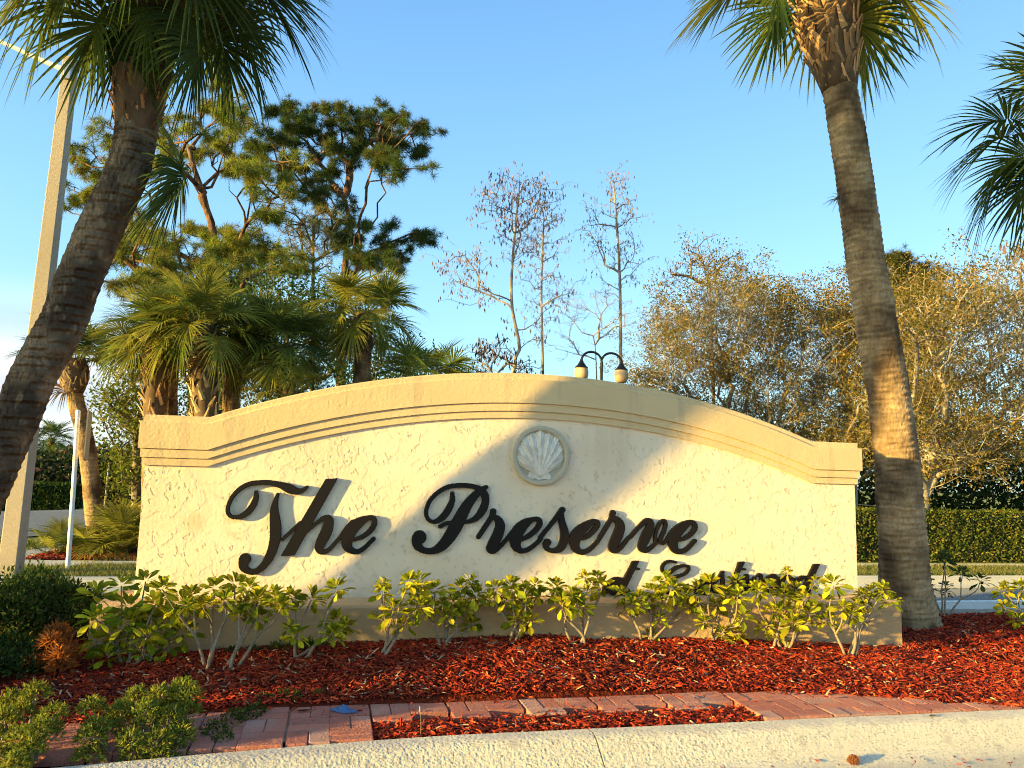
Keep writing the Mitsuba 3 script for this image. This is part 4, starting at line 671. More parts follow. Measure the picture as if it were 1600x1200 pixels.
def palm(name, label, pts, r0, r1, boots=0.0, boot_r=None, scale=1.0, n=26, kinds='gy', seed=0, flare=1.35, group=None, boot_tone=(0.34, 0.215, 0.115), dead=1, nboot=46, az0=0.0, low=4, extra=(), crown=None, bark='palm_bark_mat', ring=0.035, strap=1.0, young=1.0):
    rng = np.random.default_rng(500 + seed)
    key = free(name); lab(key, label, 'palm tree', group)
    line = smooth_line(pts, 14)
    seg = np.linalg.norm(np.diff(line, axis=0), axis=1); s = np.concatenate([[0], np.cumsum(seg)]); H = s[-1]
    m = int(H / ring); u = np.linspace(0, H, m)
    c = np.stack([np.interp(u, s, line[:, k]) for k in range(3)], -1)
    r = r0 + (r1 - r0) * (u / H) ** 0.8; r = r * (1 + (flare - 1) * np.exp(-u / 0.28))
    sides = 36 if ring < 0.03 else 24
    ang = np.arange(sides) / sides * 2 * np.pi
    ns = np.stack([np.cos(ang)[None] * 1.6 + 0 * u[:, None], np.sin(ang)[None] * 1.6 + 0 * u[:, None], np.repeat(u[:, None] * 3.0, sides, 1)], -1)
    wob = 1 + (0.26 if 'dark' in bark else 0.16) * (meshkit.fbm(ns + seed * 9.1, 4, seed) - 0.5) + 0.035 * (meshkit.noise(np.stack([ns[..., 0], ns[..., 1], np.repeat(u[:, None] * 22, sides, 1)], -1), seed + 3) - 0.5)
    if ring < 0.03:
        saw = u[:, None] / 0.062 + 1.1 * meshkit.fbm(ns * np.array([0.9, 0.9, 0.8]) + 3.3, 3, seed + 8)
        saw = saw - np.floor(saw)
        wob = wob * (1 + 0.050 * (saw ** 2 - 0.4) * (0.4 + 1.2 * meshkit.fbm(ns * 0.7 + 7.7, 2, seed + 5)))
    put('trunk', tube(c, r, sides, wob=wob), bark, key, smooth=True)
    top = c[-1]; ax = unit(c[-1] - c[-8])
    if boots > 0:
        global LEAFBASE
        if LEAFBASE is None: LEAFBASE = {}
        vv, ff = leaf_base_mesh()
        tone = tuple(boot_tone)
        if tone not in LEAFBASE:
            q = np.random.default_rng(77)
            LEAFBASE[tone] = []
            for k in range(4):
                cc = np.asarray(tone) * math.exp(q.normal(0, 0.25)); tt = np.clip(vv[:, 2] / 0.3, 0, 1)[:, None]
                LEAFBASE[tone].append(mikit.ply((vv, ff), 'tinted_mat', color=cc * (0.65 + 0.6 * tt)))
        br = boot_r or r1
        z0 = H - boots
        # fibrous core under the old leaf bases
        uu = np.linspace(0, 1, 14); cc = np.stack([np.interp(z0 + uu * (boots + 0.05), s, line[:, k]) for k in range(3)], -1)
        core = tube(cc, r1 + (br - r1) * np.sin(np.pi * np.clip(uu * 0.75 + 0.08, 0, 1)) - 0.03, 18)
        put('fibre', core, 'tinted_mat', key, smooth=True, color=np.repeat(np.array([[0.13, 0.075, 0.04]]), len(core[0]), 0) * np.random.default_rng(3).uniform(0.6, 1.4, (len(core[0]), 1)))
        for k in range(nboot):
            f = (k + 0.5) / nboot; a = k * 2.39996 + rng.normal(0, 0.1)
            zz = z0 + (boots - 0.12) * f
            base = np.array([np.interp(zz, s, line[:, q]) for q in range(3)])
            rad = (r1 + (br - r1) * math.sin(math.pi * min(1, f * 0.75 + 0.08))) - 0.055
            out = np.array([math.cos(a), math.sin(a), 0.0]); out = unit(out - ax * (out @ ax)); lat = np.cross(ax, out)
            tw = (0.42 if k % 2 else -0.42) + rng.normal(0, 0.08)
            up = unit(ax * math.cos(tw) + lat * math.sin(tw)); lat2 = np.cross(up, out)
            sc = strap * scale * rng.uniform(0.75, 1.1) * (boots / 0.8 if boots < 0.8 else 1.0)
            mm = np.eye(4); mm[:3, 0], mm[:3, 1], mm[:3, 2] = out * sc, lat2 * sc, up * sc; mm[:3, 3] = base + out * rad
            put('leaf_base', LEAFBASE[tone][k % 4], None, key, m=mm)
    else:
        core = tube(np.array([top - ax * 0.25, top - ax * 0.1, top + ax * 0.05]), [r1 * 1.0, r1 * 1.12, r1 * 0.8], 14)
        put('fibre', core, 'tinted_mat', key, smooth=True, color=np.repeat(np.array([[0.16, 0.10, 0.055]]), len(core[0]), 0))
    ctr = top if crown is None else np.asarray(crown)
    for k in range(n):
        f = (k + 0.5) / n
        e = min(6, int(f ** 0.9 * (low + 1) * 0.999)); az = az0 + k * 2.39996 + rng.normal(0, 0.15)
        kind = kinds[rng.integers(len(kinds))]
        if k >= n - dead: kind = 'd'; e = 6
        o = ctr - ax * (0.02 + 0.22 * f * scale) + np.array([math.cos(az), math.sin(az), 0]) * r1 * 0.6
        put('frond', frond(e, kind, int(rng.integers(3))), None, key, m=frame(o, az, scale * (young if e <= 1 else 1.0) * rng.uniform(0.88, 1.1), rng.normal(0, 0.25)))
    for (o, azd, e, kind, sc) in extra:
        put('frond', frond(e, kind, int(rng.integers(3))), None, key, m=frame(np.asarray(o), math.radians(azd), sc, rng.normal(0, 0.15)))
    return key

palm('leaning_palm', 'leaning palm with rough dark trunk crossing the left edge in front of the sign', [(-4.25, -0.60, 0.10)] + PL, 0.150, 0.112, boots=1.28, boot_r=0.215, scale=0.74, young=1.6, n=46, kinds='ggb', seed=1, az0=0.3,
     boot_tone=(0.24, 0.105, 0.042), nboot=190, strap=0.62, dead=0, low=3, bark='dark_palm_bark_mat', ring=0.014, extra=[((-2.77, -1.45, 3.60), -12, 6, 'b', 0.60), ((-2.76, -1.45, 3.60), 35, 6, 'b', 0.56), ((-2.84, -1.54, 4.33), -75, 5, 'g', 0.46), ((-2.89, -1.54, 4.28), -110, 6, 'b', 0.55), ((-2.79, -1.54, 4.38), -40, 5, 'b', 0.52), ((-2.79, -1.49, 4.28), -15, 5, 'b', 0.59), ((-2.89, -1.51, 4.33), -150, 5, 'g', 0.53), ((-2.92, -1.49, 4.43), 180, 4, 'g', 0.70), ((-2.92, -1.49, 4.48), 205, 4, 'y', 0.74), ((-2.76, -1.49, 4.43), 15, 4, 'b', 0.70), ((-2.79, -1.49, 4.53), -10, 3, 'b', 0.78), ((-2.89, -1.49, 4.58), -165, 3, 'g', 0.78), ((-2.79, -1.44, 4.48), 45, 4, 'b', 0.67), ((-2.89, -1.44, 4.48), 140, 4, 'g', 0.67), ((-2.84, -1.54, 4.48), -95, 4, 'g', 0.52), ((-2.81, -1.54, 4.53), -60, 4, 'b', 0.63), ((-2.87, -1.54, 4.53), -130, 4, 'b', 0.63)])
palm('leaning_palm', 'second leaning palm just beyond the left edge, seen only by the shade it casts', [(-6.05, -1.12, 0.05), (-6.0, -1.70, 1.5), (-6.0, -2.23, 3.0), (-6.0, -2.72, 4.4), (-6.0, -3.02, 6.1)], 0.21, 0.16, boots=0.7, boot_r=0.21, scale=1.05, n=40, kinds='ggb', seed=30, low=5, bark='dark_palm_bark_mat', nboot=30)
palm('tall_palm', 'tall palm with straight ringed trunk standing just right of the sign', PR, 0.240, 0.148, boots=1.50, boot_r=0.315, scale=1.02, n=22, kinds='gyy', seed=2, az0=1.0, boot_tone=(0.40, 0.215, 0.095), nboot=190, strap=0.72, low=3, dead=0, ring=0.014,
     extra=[((2.70, 0.1, 6.42), 172, 3, 'y', 1.05), ((2.70, 0.0, 6.35), 205, 4, 'g', 0.9), ((2.80, 0.0, 6.42), -8, 3, 'y', 1.05), ((2.80, 0.1, 6.40), 30, 3, 'g', 1.1), ((2.8, 0.1, 6.4), 0, 4, 'y', 0.85)])
palm('edge_palm', 'palm at the right edge of which only drooping fronds show', PF, 0.19, 0.16, boots=0.5, boot_r=0.22, scale=1.0, n=28, kinds='bg', seed=3, az0=2.0, low=5)
palm('short_palm', 'small palm with bulbous boot behind the white post at left', PS, 0.165, 0.125, boots=0.62, boot_r=0.27, scale=0.74, n=20, kinds='gby', seed=4, boot_tone=(0.40, 0.26, 0.14), nboot=70, low=2, az0=0.5)
CL = 'palms clustered behind the left end of the sign'
palm('clustered_palm', 'palm with orange leaf bases at the left of the cluster behind the sign', P1, 0.20, 0.16, boots=1.7, boot_r=0.23, scale=0.73, n=32, kinds='yyg', seed=5, group=CL, nboot=60, boot_tone=(0.46, 0.27, 0.12), low=4, az0=.2)
palm('clustered_palm', 'palm with bare brown upper trunk, second from left behind the sign', P2, 0.17, 0.15, boots=0.6, boot_r=0.19, scale=0.73, n=30, kinds='yyg', seed=6, group=CL, nboot=30, low=4, az0=1.2)
palm('clustered_palm', 'palm with pale criss-cross boots and big crown behind the left arch of the sign', P3, 0.21, 0.17, boots=2.2, boot_r=0.245, scale=0.81, n=34, kinds='yyg', seed=7, group=CL, nboot=80, boot_tone=(0.50, 0.36, 0.18), low=4, az0=2.2)
palm('clustered_palm', 'shaded palm just right of the pale booted palm behind the sign', P4, 0.17, 0.15, boots=0.5, boot_r=0.19, scale=0.73, n=30, kinds='gy', seed=8, group=CL, nboot=24, low=4, az0=3.1)
palm('clustered_palm', 'dark dense palm in the middle of the cluster behind the sign', P5, 0.18, 0.15, boots=0.6, boot_r=0.2, scale=0.78, n=34, kinds='gyb', seed=9, group=CL, nboot=24, low=4, az0=4.0)
palm('clustered_palm', 'tallest palm of the cluster, its crown spreading against the sky right of the pine', P6, 0.19, 0.15, boots=0.9, boot_r=0.21, scale=0.78, n=32, kinds='yyg', seed=10, group=CL, nboot=36, low=4, az0=5.0)
palm('clustered_palm', 'low palm at the right end of the cluster peeping over the sign arch', P7, 0.18, 0.15, boots=0.5, boot_r=0.2, scale=0.70, n=28, kinds='gy', seed=11, group=CL, nboot=20, low=4, az0=0.8)
palm('clustered_palm', 'small low palm with light fronds right behind the left arch of the sign', P8, 0.15, 0.13, boots=0.5, boot_r=0.18, scale=0.53, n=22, kinds='yyg', seed=12, group=CL, nboot=20, low=4, az0=1.7)

# ------------------------------------------------------------------ trees
def grow(trunk, levels, rng, wig=0.12, step=0.35, rise=0.35, kappa=0.5):
    """nodes and parents of a branching skeleton: the trunk polyline, then for each level a limb from the best near node to every target"""
    line = smooth_line(trunk, 8)
    L = np.concatenate([[0], np.cumsum(np.linalg.norm(np.diff(line, axis=0), axis=1))])
    u = np.linspace(0, L[-1], max(4, int(L[-1] / step)))
    pos = [np.array([np.interp(a, L, line[:, k]) for k in range(3)]) for a in u]
    par = [-1] + list(range(len(pos) - 1))
    P = np.zeros((90000, 3)); n = len(pos); P[:n] = pos; n0 = n
    S = np.zeros(90000); S[:n] = u
    tips = []
    hmin = P[0, 2] + 0.30 * (P[n - 1, 2] - P[0, 2])
    for targets in levels:
        targets = np.asarray(targets); tips = []
        d0 = np.linalg.norm(targets[:, None] - P[None, :n:3], axis=2).min(1) if n < 4000 else rng.random(len(targets))
        for k in np.argsort(d0):
            t = targets[k]; q = P[:n]
            dv = t - q; dist = np.linalg.norm(dv, axis=1)
            cost = dist + kappa * S[:n] + rise * np.maximum(0, q[:, 2] - t[2] + 0.15 * dist) + 6 * np.maximum(0, hmin - q[:, 2])
            i = int(cost.argmin()); dd = dist[i]
            m = max(2, int(dd / step) + 1)
            a = q[i].copy(); tt = np.linspace(0, 1, m + 1)[1:]
            bend = np.array([rng.normal(0, wig), rng.normal(0, wig), rng.normal(0.05, wig)]) * dd
            w2 = rng.normal(0, wig * 0.35, (m, 3)) * min(dd, 1.5) * np.sin(np.pi * tt)[:, None]
            new = a + (t - a) * tt[:, None] + bend * np.sin(np.pi * tt)[:, None] + w2
            p = i
            for x in new:
                P[n] = x; S[n] = S[p] + np.linalg.norm(x - P[p]); par.append(p); p = n; n += 1
            tips.append(n - 1)
    return P[:n].copy(), np.array(par), np.array(tips), n0

def limb_mesh(P, par, r_tip, r_base, thin_sides=4, thick=0.05, n0=0):
    n = len(P); cnt = np.zeros(n); kids = [[] for _ in range(n)]
    for i in range(n - 1, -1, -1):
        if cnt[i] == 0: cnt[i] = 1
        if par[i] >= 0: cnt[par[i]] += cnt[i]; kids[par[i]].append(i)
    r = r_tip * cnt ** 0.22 + (r_base - r_tip) * (cnt / cnt[0]) ** 0.72
    if n0: r[:n0] = np.minimum(r[:n0], r_base * (1 - 0.72 * np.linspace(0, 1, n0)) + r_tip)
    parts = []; starts = [(0, -1)]
    while starts:
        i, p = starts.pop()
        chain = [p, i] if p >= 0 else [i]
        while kids[i]:
            ks = sorted(kids[i], key=lambda k: -cnt[k])
            starts += [(k, i) for k in ks[1:]]
            i = ks[0]; chain.append(i)
        if len(chain) < 2: continue
        rr = r[chain].copy()
        if p >= 0: rr[0] = min(rr[0], rr[1] * 1.25)
        rr[-1] *= 0.5
        parts.append(tube(P[chain], rr, 9 if rr[0] > thick else thin_sides, caps=False))
    return cat(parts)

def around(cl, k, spread, rng, flat=0.7):
    cl = np.asarray(cl, float)
    q = np.repeat(cl, k, 0) + rng.normal(0, 1, (len(cl) * k, 3)) * np.array([spread, spread, spread * flat])
    return q

def needles(tips, n, L, w, rng, up=0.35):
    """bursts of long needles at the twig ends"""
    c = np.repeat(tips, n, 0); m = len(c)
    d = unit(rng.normal(size=(m, 3)) + np.array([0, 0, up])); l = L * rng.uniform(0.6, 1.1, m)
    s = unit(np.cross(d, rng.normal(size=(m, 3)))) * (w / 2)
    b = c + d * 0.02; e = c + d * l[:, None]; e[:, 2] -= 0.10 * l
    v = np.stack([b - s, b + s, e], 1).reshape(-1, 3)
    return v, np.arange(3 * m).reshape(-1, 3)

def pine(name, label, data, r0, k1, spread, n, L, w, col, alt, share, seed, tip=0.010, tufts=12):
    rng = np.random.default_rng(seed)
    key = free(name); lab(key, label, 'pine tree')
    tr = np.array(data['trunk']); tr = np.vstack([[tr[0, 0], tr[0, 1], 0.0], tr]) if tr[0, 2] > 0.3 else tr
    cl = np.array(data['cl']); sub = around(cl, k1, spread, rng, 0.6)
    P, par, tips, n0 = grow(tr, [cl, sub], rng, 0.20, 0.4)
    put('trunk', limb_mesh(P, par, tip, r0, n0=n0), 'pine_bark_mat', key, smooth=True)
    T = around(P[tips], tufts, spread * 0.36, rng, 0.7)
    v, f = needles(T, n, L, w, rng)
    shade = np.repeat(tint(len(T), 1, col, rng, 0.20, 0.07, alt, share), n, 0)
    put('crown', (v, f), 'matte_leaf_mat', key, color=np.repeat(shade * np.exp(rng.normal(0, 0.12, (len(shade), 1))), 3, 0))
    return key
pine('pine_tree', 'tall dark pine with flat-topped open crown against the sky, right of the other pine', PINE_B, 0.24, 5, 0.30, 40, 0.27, 0.014, (0.090, 0.120, 0.030), (0.22, 0.16, 0.05), 0.10, 31)
pine('pine_tree', 'bright green pine with twisted bare limbs, its left side behind the leaning palm', PINE_A, 0.26, 5, 0.34, 36, 0.26, 0.014, (0.240, 0.250, 0.036), (0.26, 0.20, 0.05), 0.14, 32)
pine('pine_tree', 'lower yellow-green pine just above the palm cluster', PINE_C, 0.18, 6, 0.34, 34, 0.25, 0.013, (0.185, 0.195, 0.032), (0.20, 0.17, 0.05), 0.2, 33)
pine('pine_tree', 'far pine whose dark top rises behind the tall palm trunk', PINETOP, 0.22, 7, 0.36, 34, 0.30, 0.016, (0.080, 0.090, 0.026), (0.17, 0.13, 0.05), 0.15, 34)
pine('pine_tree', 'slender golden young conifer between the two tall pines', GOLD, 0.09, 7, 0.40, 16, 0.20, 0.014, (0.27, 0.22, 0.06), (0.20, 0.20, 0.06), 0.3, 35, tufts=4)

def broadleaf(name, label, data, r0, k1, k2, spread, nl, size, col, alt, share, seed, bark='bark_mat', tip=0.006, sp2=0.22, lsp=0.16, mat='leaf_mat', group=None, wig=0.09, cat_='tree', aspect=0.45):
    rng = np.random.default_rng(seed)
    key = free(name); lab(key, label, cat_, group)
    tr = np.array(data['trunk']); tr = np.vstack([[tr[0, 0], tr[0, 1], 0.0], tr]) if tr[0, 2] > 0.3 else tr
    cl = np.array(data['cl']); sub = around(cl, k1, spread, rng, 0.8); levels = [cl, sub]
    if k2: levels.append(around(sub, k2, sp2, rng, 0.9))
    P, par, tips, n0 = grow(tr, levels, rng, wig, 0.35)
    put('trunk', limb_mesh(P, par, tip, r0, n0=n0), bark, key, smooth=True)
    if nl:
        L = around(P[tips], nl, lsp, rng, 0.9)
        v, f = leaves(L, size, rng, aspect)
        put('crown', (v, f), mat, key, color=tint(len(L), 4, col, rng, 0.24, 0.08, alt, share))
    return key
broadleaf('dense_tree', 'dense dark green broadleaf tree filling the gap behind the palm cluster', DENSE, 0.2, 6, 0, 0.40, 62, 0.115, (0.050, 0.085, 0.020), (0.13, 0.15, 0.035), 0.22, 41, lsp=0.30)
broadleaf('bushy_tree', 'yellow-green bushy tree at the left end of the sign', LEFTBUSH, 0.14, 6, 0, 0.22, 46, 0.085, (0.135, 0.165, 0.025), (0.20, 0.19, 0.04), 0.35, 42, lsp=0.17)
OL = (0.135, 0.115, 0.026); OL2 = (0.33, 0.21, 0.062)
broadleaf('oak_tree', 'thin-leaved oak with tan twigs rising behind the right half of the sign', OAK_A, 0.15, 6, 5, 0.36, 40, 0.068, OL, OL2, 0.42, 43, 'pale_bark_mat', 0.0050, 0.30, 0.115, 'matte_leaf_mat')
broadleaf('oak_tree', 'thin-leaved oak directly behind the tall palm trunk', OAK_B, 0.20, 6, 5, 0.38, 40, 0.075, OL, OL2, 0.38, 44, 'pale_bark_mat', 0.005, 0.32, 0.12, 'matte_leaf_mat')
broadleaf('oak_tree', 'spreading oak with pale forked trunk above the clipped hedge at right', OAK_C, 0.22, 6, 5, 0.33, 32, 0.060, OL, OL2, 0.42, 45, 'pale_bark_mat', 0.0045, 0.28, 0.105, 'matte_leaf_mat')
def bare(name, label, data, r0, k1, k2, spread, nl, size, col, seed, tip, hang=True, bark='grey_bark_mat', wig=0.10, lsp=0.12):
    rng = np.random.default_rng(seed)
    key = free(name); lab(key, label, 'tree')
    tr = np.array(data['trunk']); tr = np.vstack([[tr[0, 0], tr[0, 1], 0.0], tr]) if tr[0, 2] > 0.05 else tr
    cl = np.array(data['cl']); sub = around(cl, k1, spread, rng, 0.8); levels = [cl, sub]
    if k2: levels.append(around(sub, k2, spread * 0.6, rng, 0.8))
    P, par, tips, n0 = grow(tr, levels, rng, wig, 0.4, 0.2, 0.35)
    put('trunk', limb_mesh(P, par, tip, r0, 4, n0=n0), bark, key, smooth=True)
    if nl:
        L = around(P[tips], nl, lsp, rng, 0.8); n = len(L)
        d = unit(np.stack([rng.normal(0, 0.22, n), rng.normal(0, 0.22, n), -np.ones(n)], -1)); s = size * rng.uniform(0.5, 1.3, n)
        w = unit(np.cross(d, rng.normal(size=(n, 3)))) * (0.17 * s)[:, None]
        mid = L + d * (s * 0.5)[:, None]
        v = np.stack([L, mid + w, L + d * s[:, None], mid - w], 1).reshape(-1, 3); k = np.arange(n)[:, None] * 4
        put('crown', (v, np.vstack([k + [0, 1, 2], k + [0, 2, 3]])), 'matte_leaf_mat', key, color=tint(n, 4, col, rng, 0.3, 0.1))
    return key
RUST = (0.27, 0.165, 0.135)
bare('cypress_tree', 'bare winter cypress with hooked left branch and rust-brown hanging leaves', CYP_A, 0.115, 4, 3, 0.40, 3, 0.20, RUST, 51, 0.0065)
bare('cypress_tree', 'thin bare cypress immediately right of the hooked one', CYP_B, 0.10, 4, 3, 0.38, 2, 0.18, RUST, 52, 0.0060)
bare('cypress_tree', 'lone straight bare cypress above the twin globe lamp', CYP_C, 0.12, 5, 3, 0.36, 2, 0.16, (0.30, 0.19, 0.14), 53, 0.0058)
bare('bare_tree', 'small leafless tree right behind the twin globe lamp', BARE, 0.045, 5, 4, 0.24, 0, 0, RUST, 54, 0.0038)
bare('bare_tree', 'low twiggy tree peeping over the sign left of the lamp', TWIGGY, 0.06, 4, 2, 0.25, 3, 0.18, (0.12, 0.075, 0.05), 55, 0.008)
bare('bare_tree', 'dark gnarled bare treetop above the oak behind the sign', SNAG, 0.07, 5, 4, 0.22, 2, 0.09, (0.07, 0.055, 0.035), 56, 0.006, bark='bark_mat')
bare('cypress_tree', 'bare cypress branches reaching in at the right edge', CYP_D, 0.15, 4, 0, 0.30, 3, 0.30, RUST, 57, 0.012)

# low woodland behind the hedge and far off on the left: nobody could count these bushes
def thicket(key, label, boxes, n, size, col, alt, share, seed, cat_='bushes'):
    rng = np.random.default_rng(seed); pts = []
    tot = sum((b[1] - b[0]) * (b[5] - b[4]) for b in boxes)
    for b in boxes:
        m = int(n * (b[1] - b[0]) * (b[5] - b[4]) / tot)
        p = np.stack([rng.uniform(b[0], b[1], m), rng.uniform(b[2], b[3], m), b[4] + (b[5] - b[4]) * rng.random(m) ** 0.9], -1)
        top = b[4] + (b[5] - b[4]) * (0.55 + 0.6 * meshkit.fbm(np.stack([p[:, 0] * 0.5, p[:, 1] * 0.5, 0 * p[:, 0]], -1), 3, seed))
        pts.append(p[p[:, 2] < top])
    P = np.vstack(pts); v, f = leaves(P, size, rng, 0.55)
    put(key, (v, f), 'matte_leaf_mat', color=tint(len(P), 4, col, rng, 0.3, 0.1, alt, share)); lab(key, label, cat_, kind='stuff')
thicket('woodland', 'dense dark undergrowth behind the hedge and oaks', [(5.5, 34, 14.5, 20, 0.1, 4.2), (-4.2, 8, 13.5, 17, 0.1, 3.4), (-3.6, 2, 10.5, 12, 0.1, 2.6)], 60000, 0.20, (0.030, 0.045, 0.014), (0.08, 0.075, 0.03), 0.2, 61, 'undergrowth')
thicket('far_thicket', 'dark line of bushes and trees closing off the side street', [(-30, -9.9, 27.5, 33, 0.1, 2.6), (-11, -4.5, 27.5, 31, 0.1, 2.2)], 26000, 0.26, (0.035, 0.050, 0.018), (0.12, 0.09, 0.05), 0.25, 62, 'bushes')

def hedge(name, label, x0, x1, y0, y1, z0, z1, n, size, col, alt, share, seed, top=0.35):
    rng = np.random.default_rng(seed); key = free(name); lab(key, label, 'hedge')
    def lump(p): return 0.20 * (meshkit.fbm(p * 2.2, 3, seed) - 0.5)
    a = (x1 - x0) * (z1 - z0); b = (x1 - x0) * (y1 - y0); nf = int(n * a / (a + b * top)); nt = n - nf
    P = np.stack([rng.uniform(x0, x1, nf), y0 + np.abs(rng.normal(0, 0.05, nf)), rng.uniform(z0, z1, nf)], -1)
    Q = np.stack([rng.uniform(x0, x1, nt), rng.uniform(y0, y1, nt), z1 - np.abs(rng.normal(0, 0.03, nt))], -1)
    ne = int(n * 0.5 * (y1 - y0) * (z1 - z0) / (a + b * top)); E = np.stack([np.where(rng.random(2 * ne) < 0.5, x0, x1) + rng.normal(0, 0.05, 2 * ne), rng.uniform(y0, y1, 2 * ne), rng.uniform(z0, z1, 2 * ne)], -1)
    P = np.vstack([P, Q, E]); P[:, 1] += lump(P); P[:, 2] += 0.5 * lump(P + 5)
    v, f = leaves(P, size, rng, 0.55, 0.2, np.array([-0.2, -0.5, 0.2]))
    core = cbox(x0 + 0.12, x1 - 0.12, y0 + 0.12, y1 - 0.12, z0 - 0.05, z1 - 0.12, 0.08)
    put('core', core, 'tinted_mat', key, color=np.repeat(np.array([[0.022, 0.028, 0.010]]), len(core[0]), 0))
    put('foliage', (v, f), 'leaf_mat', key, color=tint(len(P), 4, col, rng, 0.3, 0.08, alt, share))
hedge('clipped_hedge', 'long clipped box hedge beyond the road at right', 3.4, 20, 7.3, 8.2, 0.1, 1.13, 30000, 0.060, (0.095, 0.125, 0.024), (0.24, 0.20, 0.045), 0.3, 63)
hedge('clipped_hedge', 'low dark hedge across the side street, left of the white post', -18, -10.6, 23.9, 25.4, 0.1, 0.98, 7000, 0.13, (0.035, 0.060, 0.016), (0.06, 0.08, 0.02), 0.3, 64)

# ------------------------------------------------------------------ shrubs near the sign
def leaflet(rng, L, W):
    """an obovate leaflet along +x, folded on its midrib and arched"""
    t = np.array([0.0, 0.25, 0.55, 0.82, 1.0]); w = np.array([0.06, 0.45, 0.95, 0.85, 0.12]) * W / 2
    z = -0.18 * L * t ** 2
    c = np.stack([t * L, 0 * t, z], -1)
    l = c + np.stack([0 * w, w, 0.28 * w], -1); r = c + np.stack([0 * w, -w, 0.28 * w], -1)
    v = np.vstack([c, l, r]); f = []
    for q in range(4):
        f += [(q, 5 + q + 1, 5 + q), (q, q + 1, 5 + q + 1), (q, 10 + q + 1, q + 1), (q, 10 + q, 10 + q + 1)]
    return v, np.array(f)
def rosette(seed, size=0.075, n=22, col=(0.20, 0.225, 0.016), alt=(0.55, 0.46, 0.025)):
    rng = np.random.default_rng(seed); parts, cols = [], []
    for k in range(n):
        f = (k + 0.5) / n; az = k * 2.39996 + rng.normal(0, 0.2); el = math.radians(75 - 105 * f + rng.normal(0, 12))
        L = size * rng.uniform(0.75, 1.2) * (0.7 + 0.45 * f); v, fc = leaflet(rng, L, L * 0.48)
        ro = rng.normal(0, 0.5)
        Rx = np.array([[1, 0, 0], [0, math.cos(ro), -math.sin(ro)], [0, math.sin(ro), math.cos(ro)]])
        Ry = np.array([[math.cos(el), 0, -math.sin(el)], [0, 1, 0], [math.sin(el), 0, math.cos(el)]])
        Rz = np.array([[math.cos(az), -math.sin(az), 0], [math.sin(az), math.cos(az), 0], [0, 0, 1]])
        M = Rz @ Ry @ Rx
        off = M @ np.array([0.012 + 0.02 * f, 0, 0]) + np.array([0, 0, 0.03 * (0.6 - f)])
        parts.append((v @ M.T + off, fc))
        c = np.asarray(alt if rng.random() < 0.5 else col) * math.exp(rng.normal(0, 0.2))
        cols.append(np.repeat(c[None], len(v), 0))
    v, f = cat(parts)
    return mikit.ply((v, f), 'leaf_mat', color=np.vstack(cols))
ROS = [rosette(700 + k, 0.072 + 0.004 * (k % 3), 29 + 2 * (k % 4)) for k in range(8)]
ROSBIG = [rosette(720 + k, 0.085, 22, (0.17, 0.21, 0.016), (0.50, 0.45, 0.025)) for k in range(4)]
ROSDARK = [rosette(740 + k, 0.072, 20, (0.06, 0.09, 0.022), (0.10, 0.12, 0.03)) for k in range(3)]
WHERE = ['big leafy bush of glossy leaves hiding the left corner of the plinth', 'many-stemmed bare-legged shrub beside the big leafy bush at the left', 'V-stemmed shrub under the tail of the first capital letter',
         'shrub with low side tufts under the end of the first word', 'shrub of few stems left of the big P, right of a bare gap', 'full shrub under the big P', 'dense upright shrub left of the middle of the plinth, under the first r and e',
         'shrub under the s of the long word, before the small word at', 'wide fan-stemmed shrub covering the capital E', 'twiggy shrub in front of the small letters s and t', 'bushiest yellow shrub in front of the last small letters', 'last shrub of the row, its curved pale stem at the right corner of the plinth']
def shrub(base, tips, label, seed, ros, group=None, stem_r=0.011, scale=1.0, leafdens=1.0, split=0.45):
    rng = np.random.default_rng(seed); key = free('umbrella_shrub'); lab(key, label, 'shrub', group)
    tips = [[q[0], q[1], q[2] - 0.028] for q in tips]; B = np.array(base); B[2] = float(bed_height(B[0], B[1])) - 0.02 if -2 < B[1] < 1.6 else B[2]
    T = np.array(tips); k = max(2, int(round(len(T) * split))); order = np.argsort(T[:, 0])
    heads = [g for g in np.array_split(order, k) if len(g)]
    paths, radii = [], []
    for g in heads:
        c = T[g].mean(0); foot = B + np.array([rng.normal(0, 0.035), rng.normal(0, 0.03), 0])
        fork = foot + (c - foot) * rng.uniform(0.42, 0.62) + np.array([rng.normal(0, 0.02), rng.normal(0, 0.03), 0.0])
        mid = foot + (fork - foot) * 0.5 + rng.normal(0, 0.018, 3)
        paths.append(smooth_line([foot, mid, fork], 5)); radii.append((stem_r * 1.1, stem_r * 0.78))
        for i in g:
            m2 = fork + (T[i] - fork) * 0.55 + np.array([rng.normal(0, 0.02), rng.normal(0, 0.02), -0.01 - 0.02 * rng.random()])
            paths.append(smooth_line([fork, m2, T[i]], 5)); radii.append((stem_r * 0.72, stem_r * 0.38))
            for _q in range(int(rng.random() < 0.28 * leafdens)):
                q = fork + (T[i] - fork) * rng.uniform(0.35, 0.85); e = q + rng.normal(0, 0.065, 3) + [0, 0, 0.045]
                paths.append(np.array([q, (q + e) / 2 + [0, 0, -0.01], e])); radii.append((0.005, 0.003))
                put('leaf_cluster', ros[rng.integers(len(ros))], None, key, m=frame(e, rng.uniform(0, 6.28), scale * rng.uniform(0.55, 0.8), rng.normal(0, 0.3)))
    for p, (a, b) in zip(paths, radii):
        put('stem', tube(p, np.linspace(a, b, len(p)), 7), 'stem_mat', key, smooth=True)
    for t in T:
        put('leaf_cluster', ros[rng.integers(len(ros))], None, key, m=frame(t, rng.uniform(0, 6.28), scale * rng.uniform(0.85, 1.2), rng.normal(0, 0.3)))
    return key
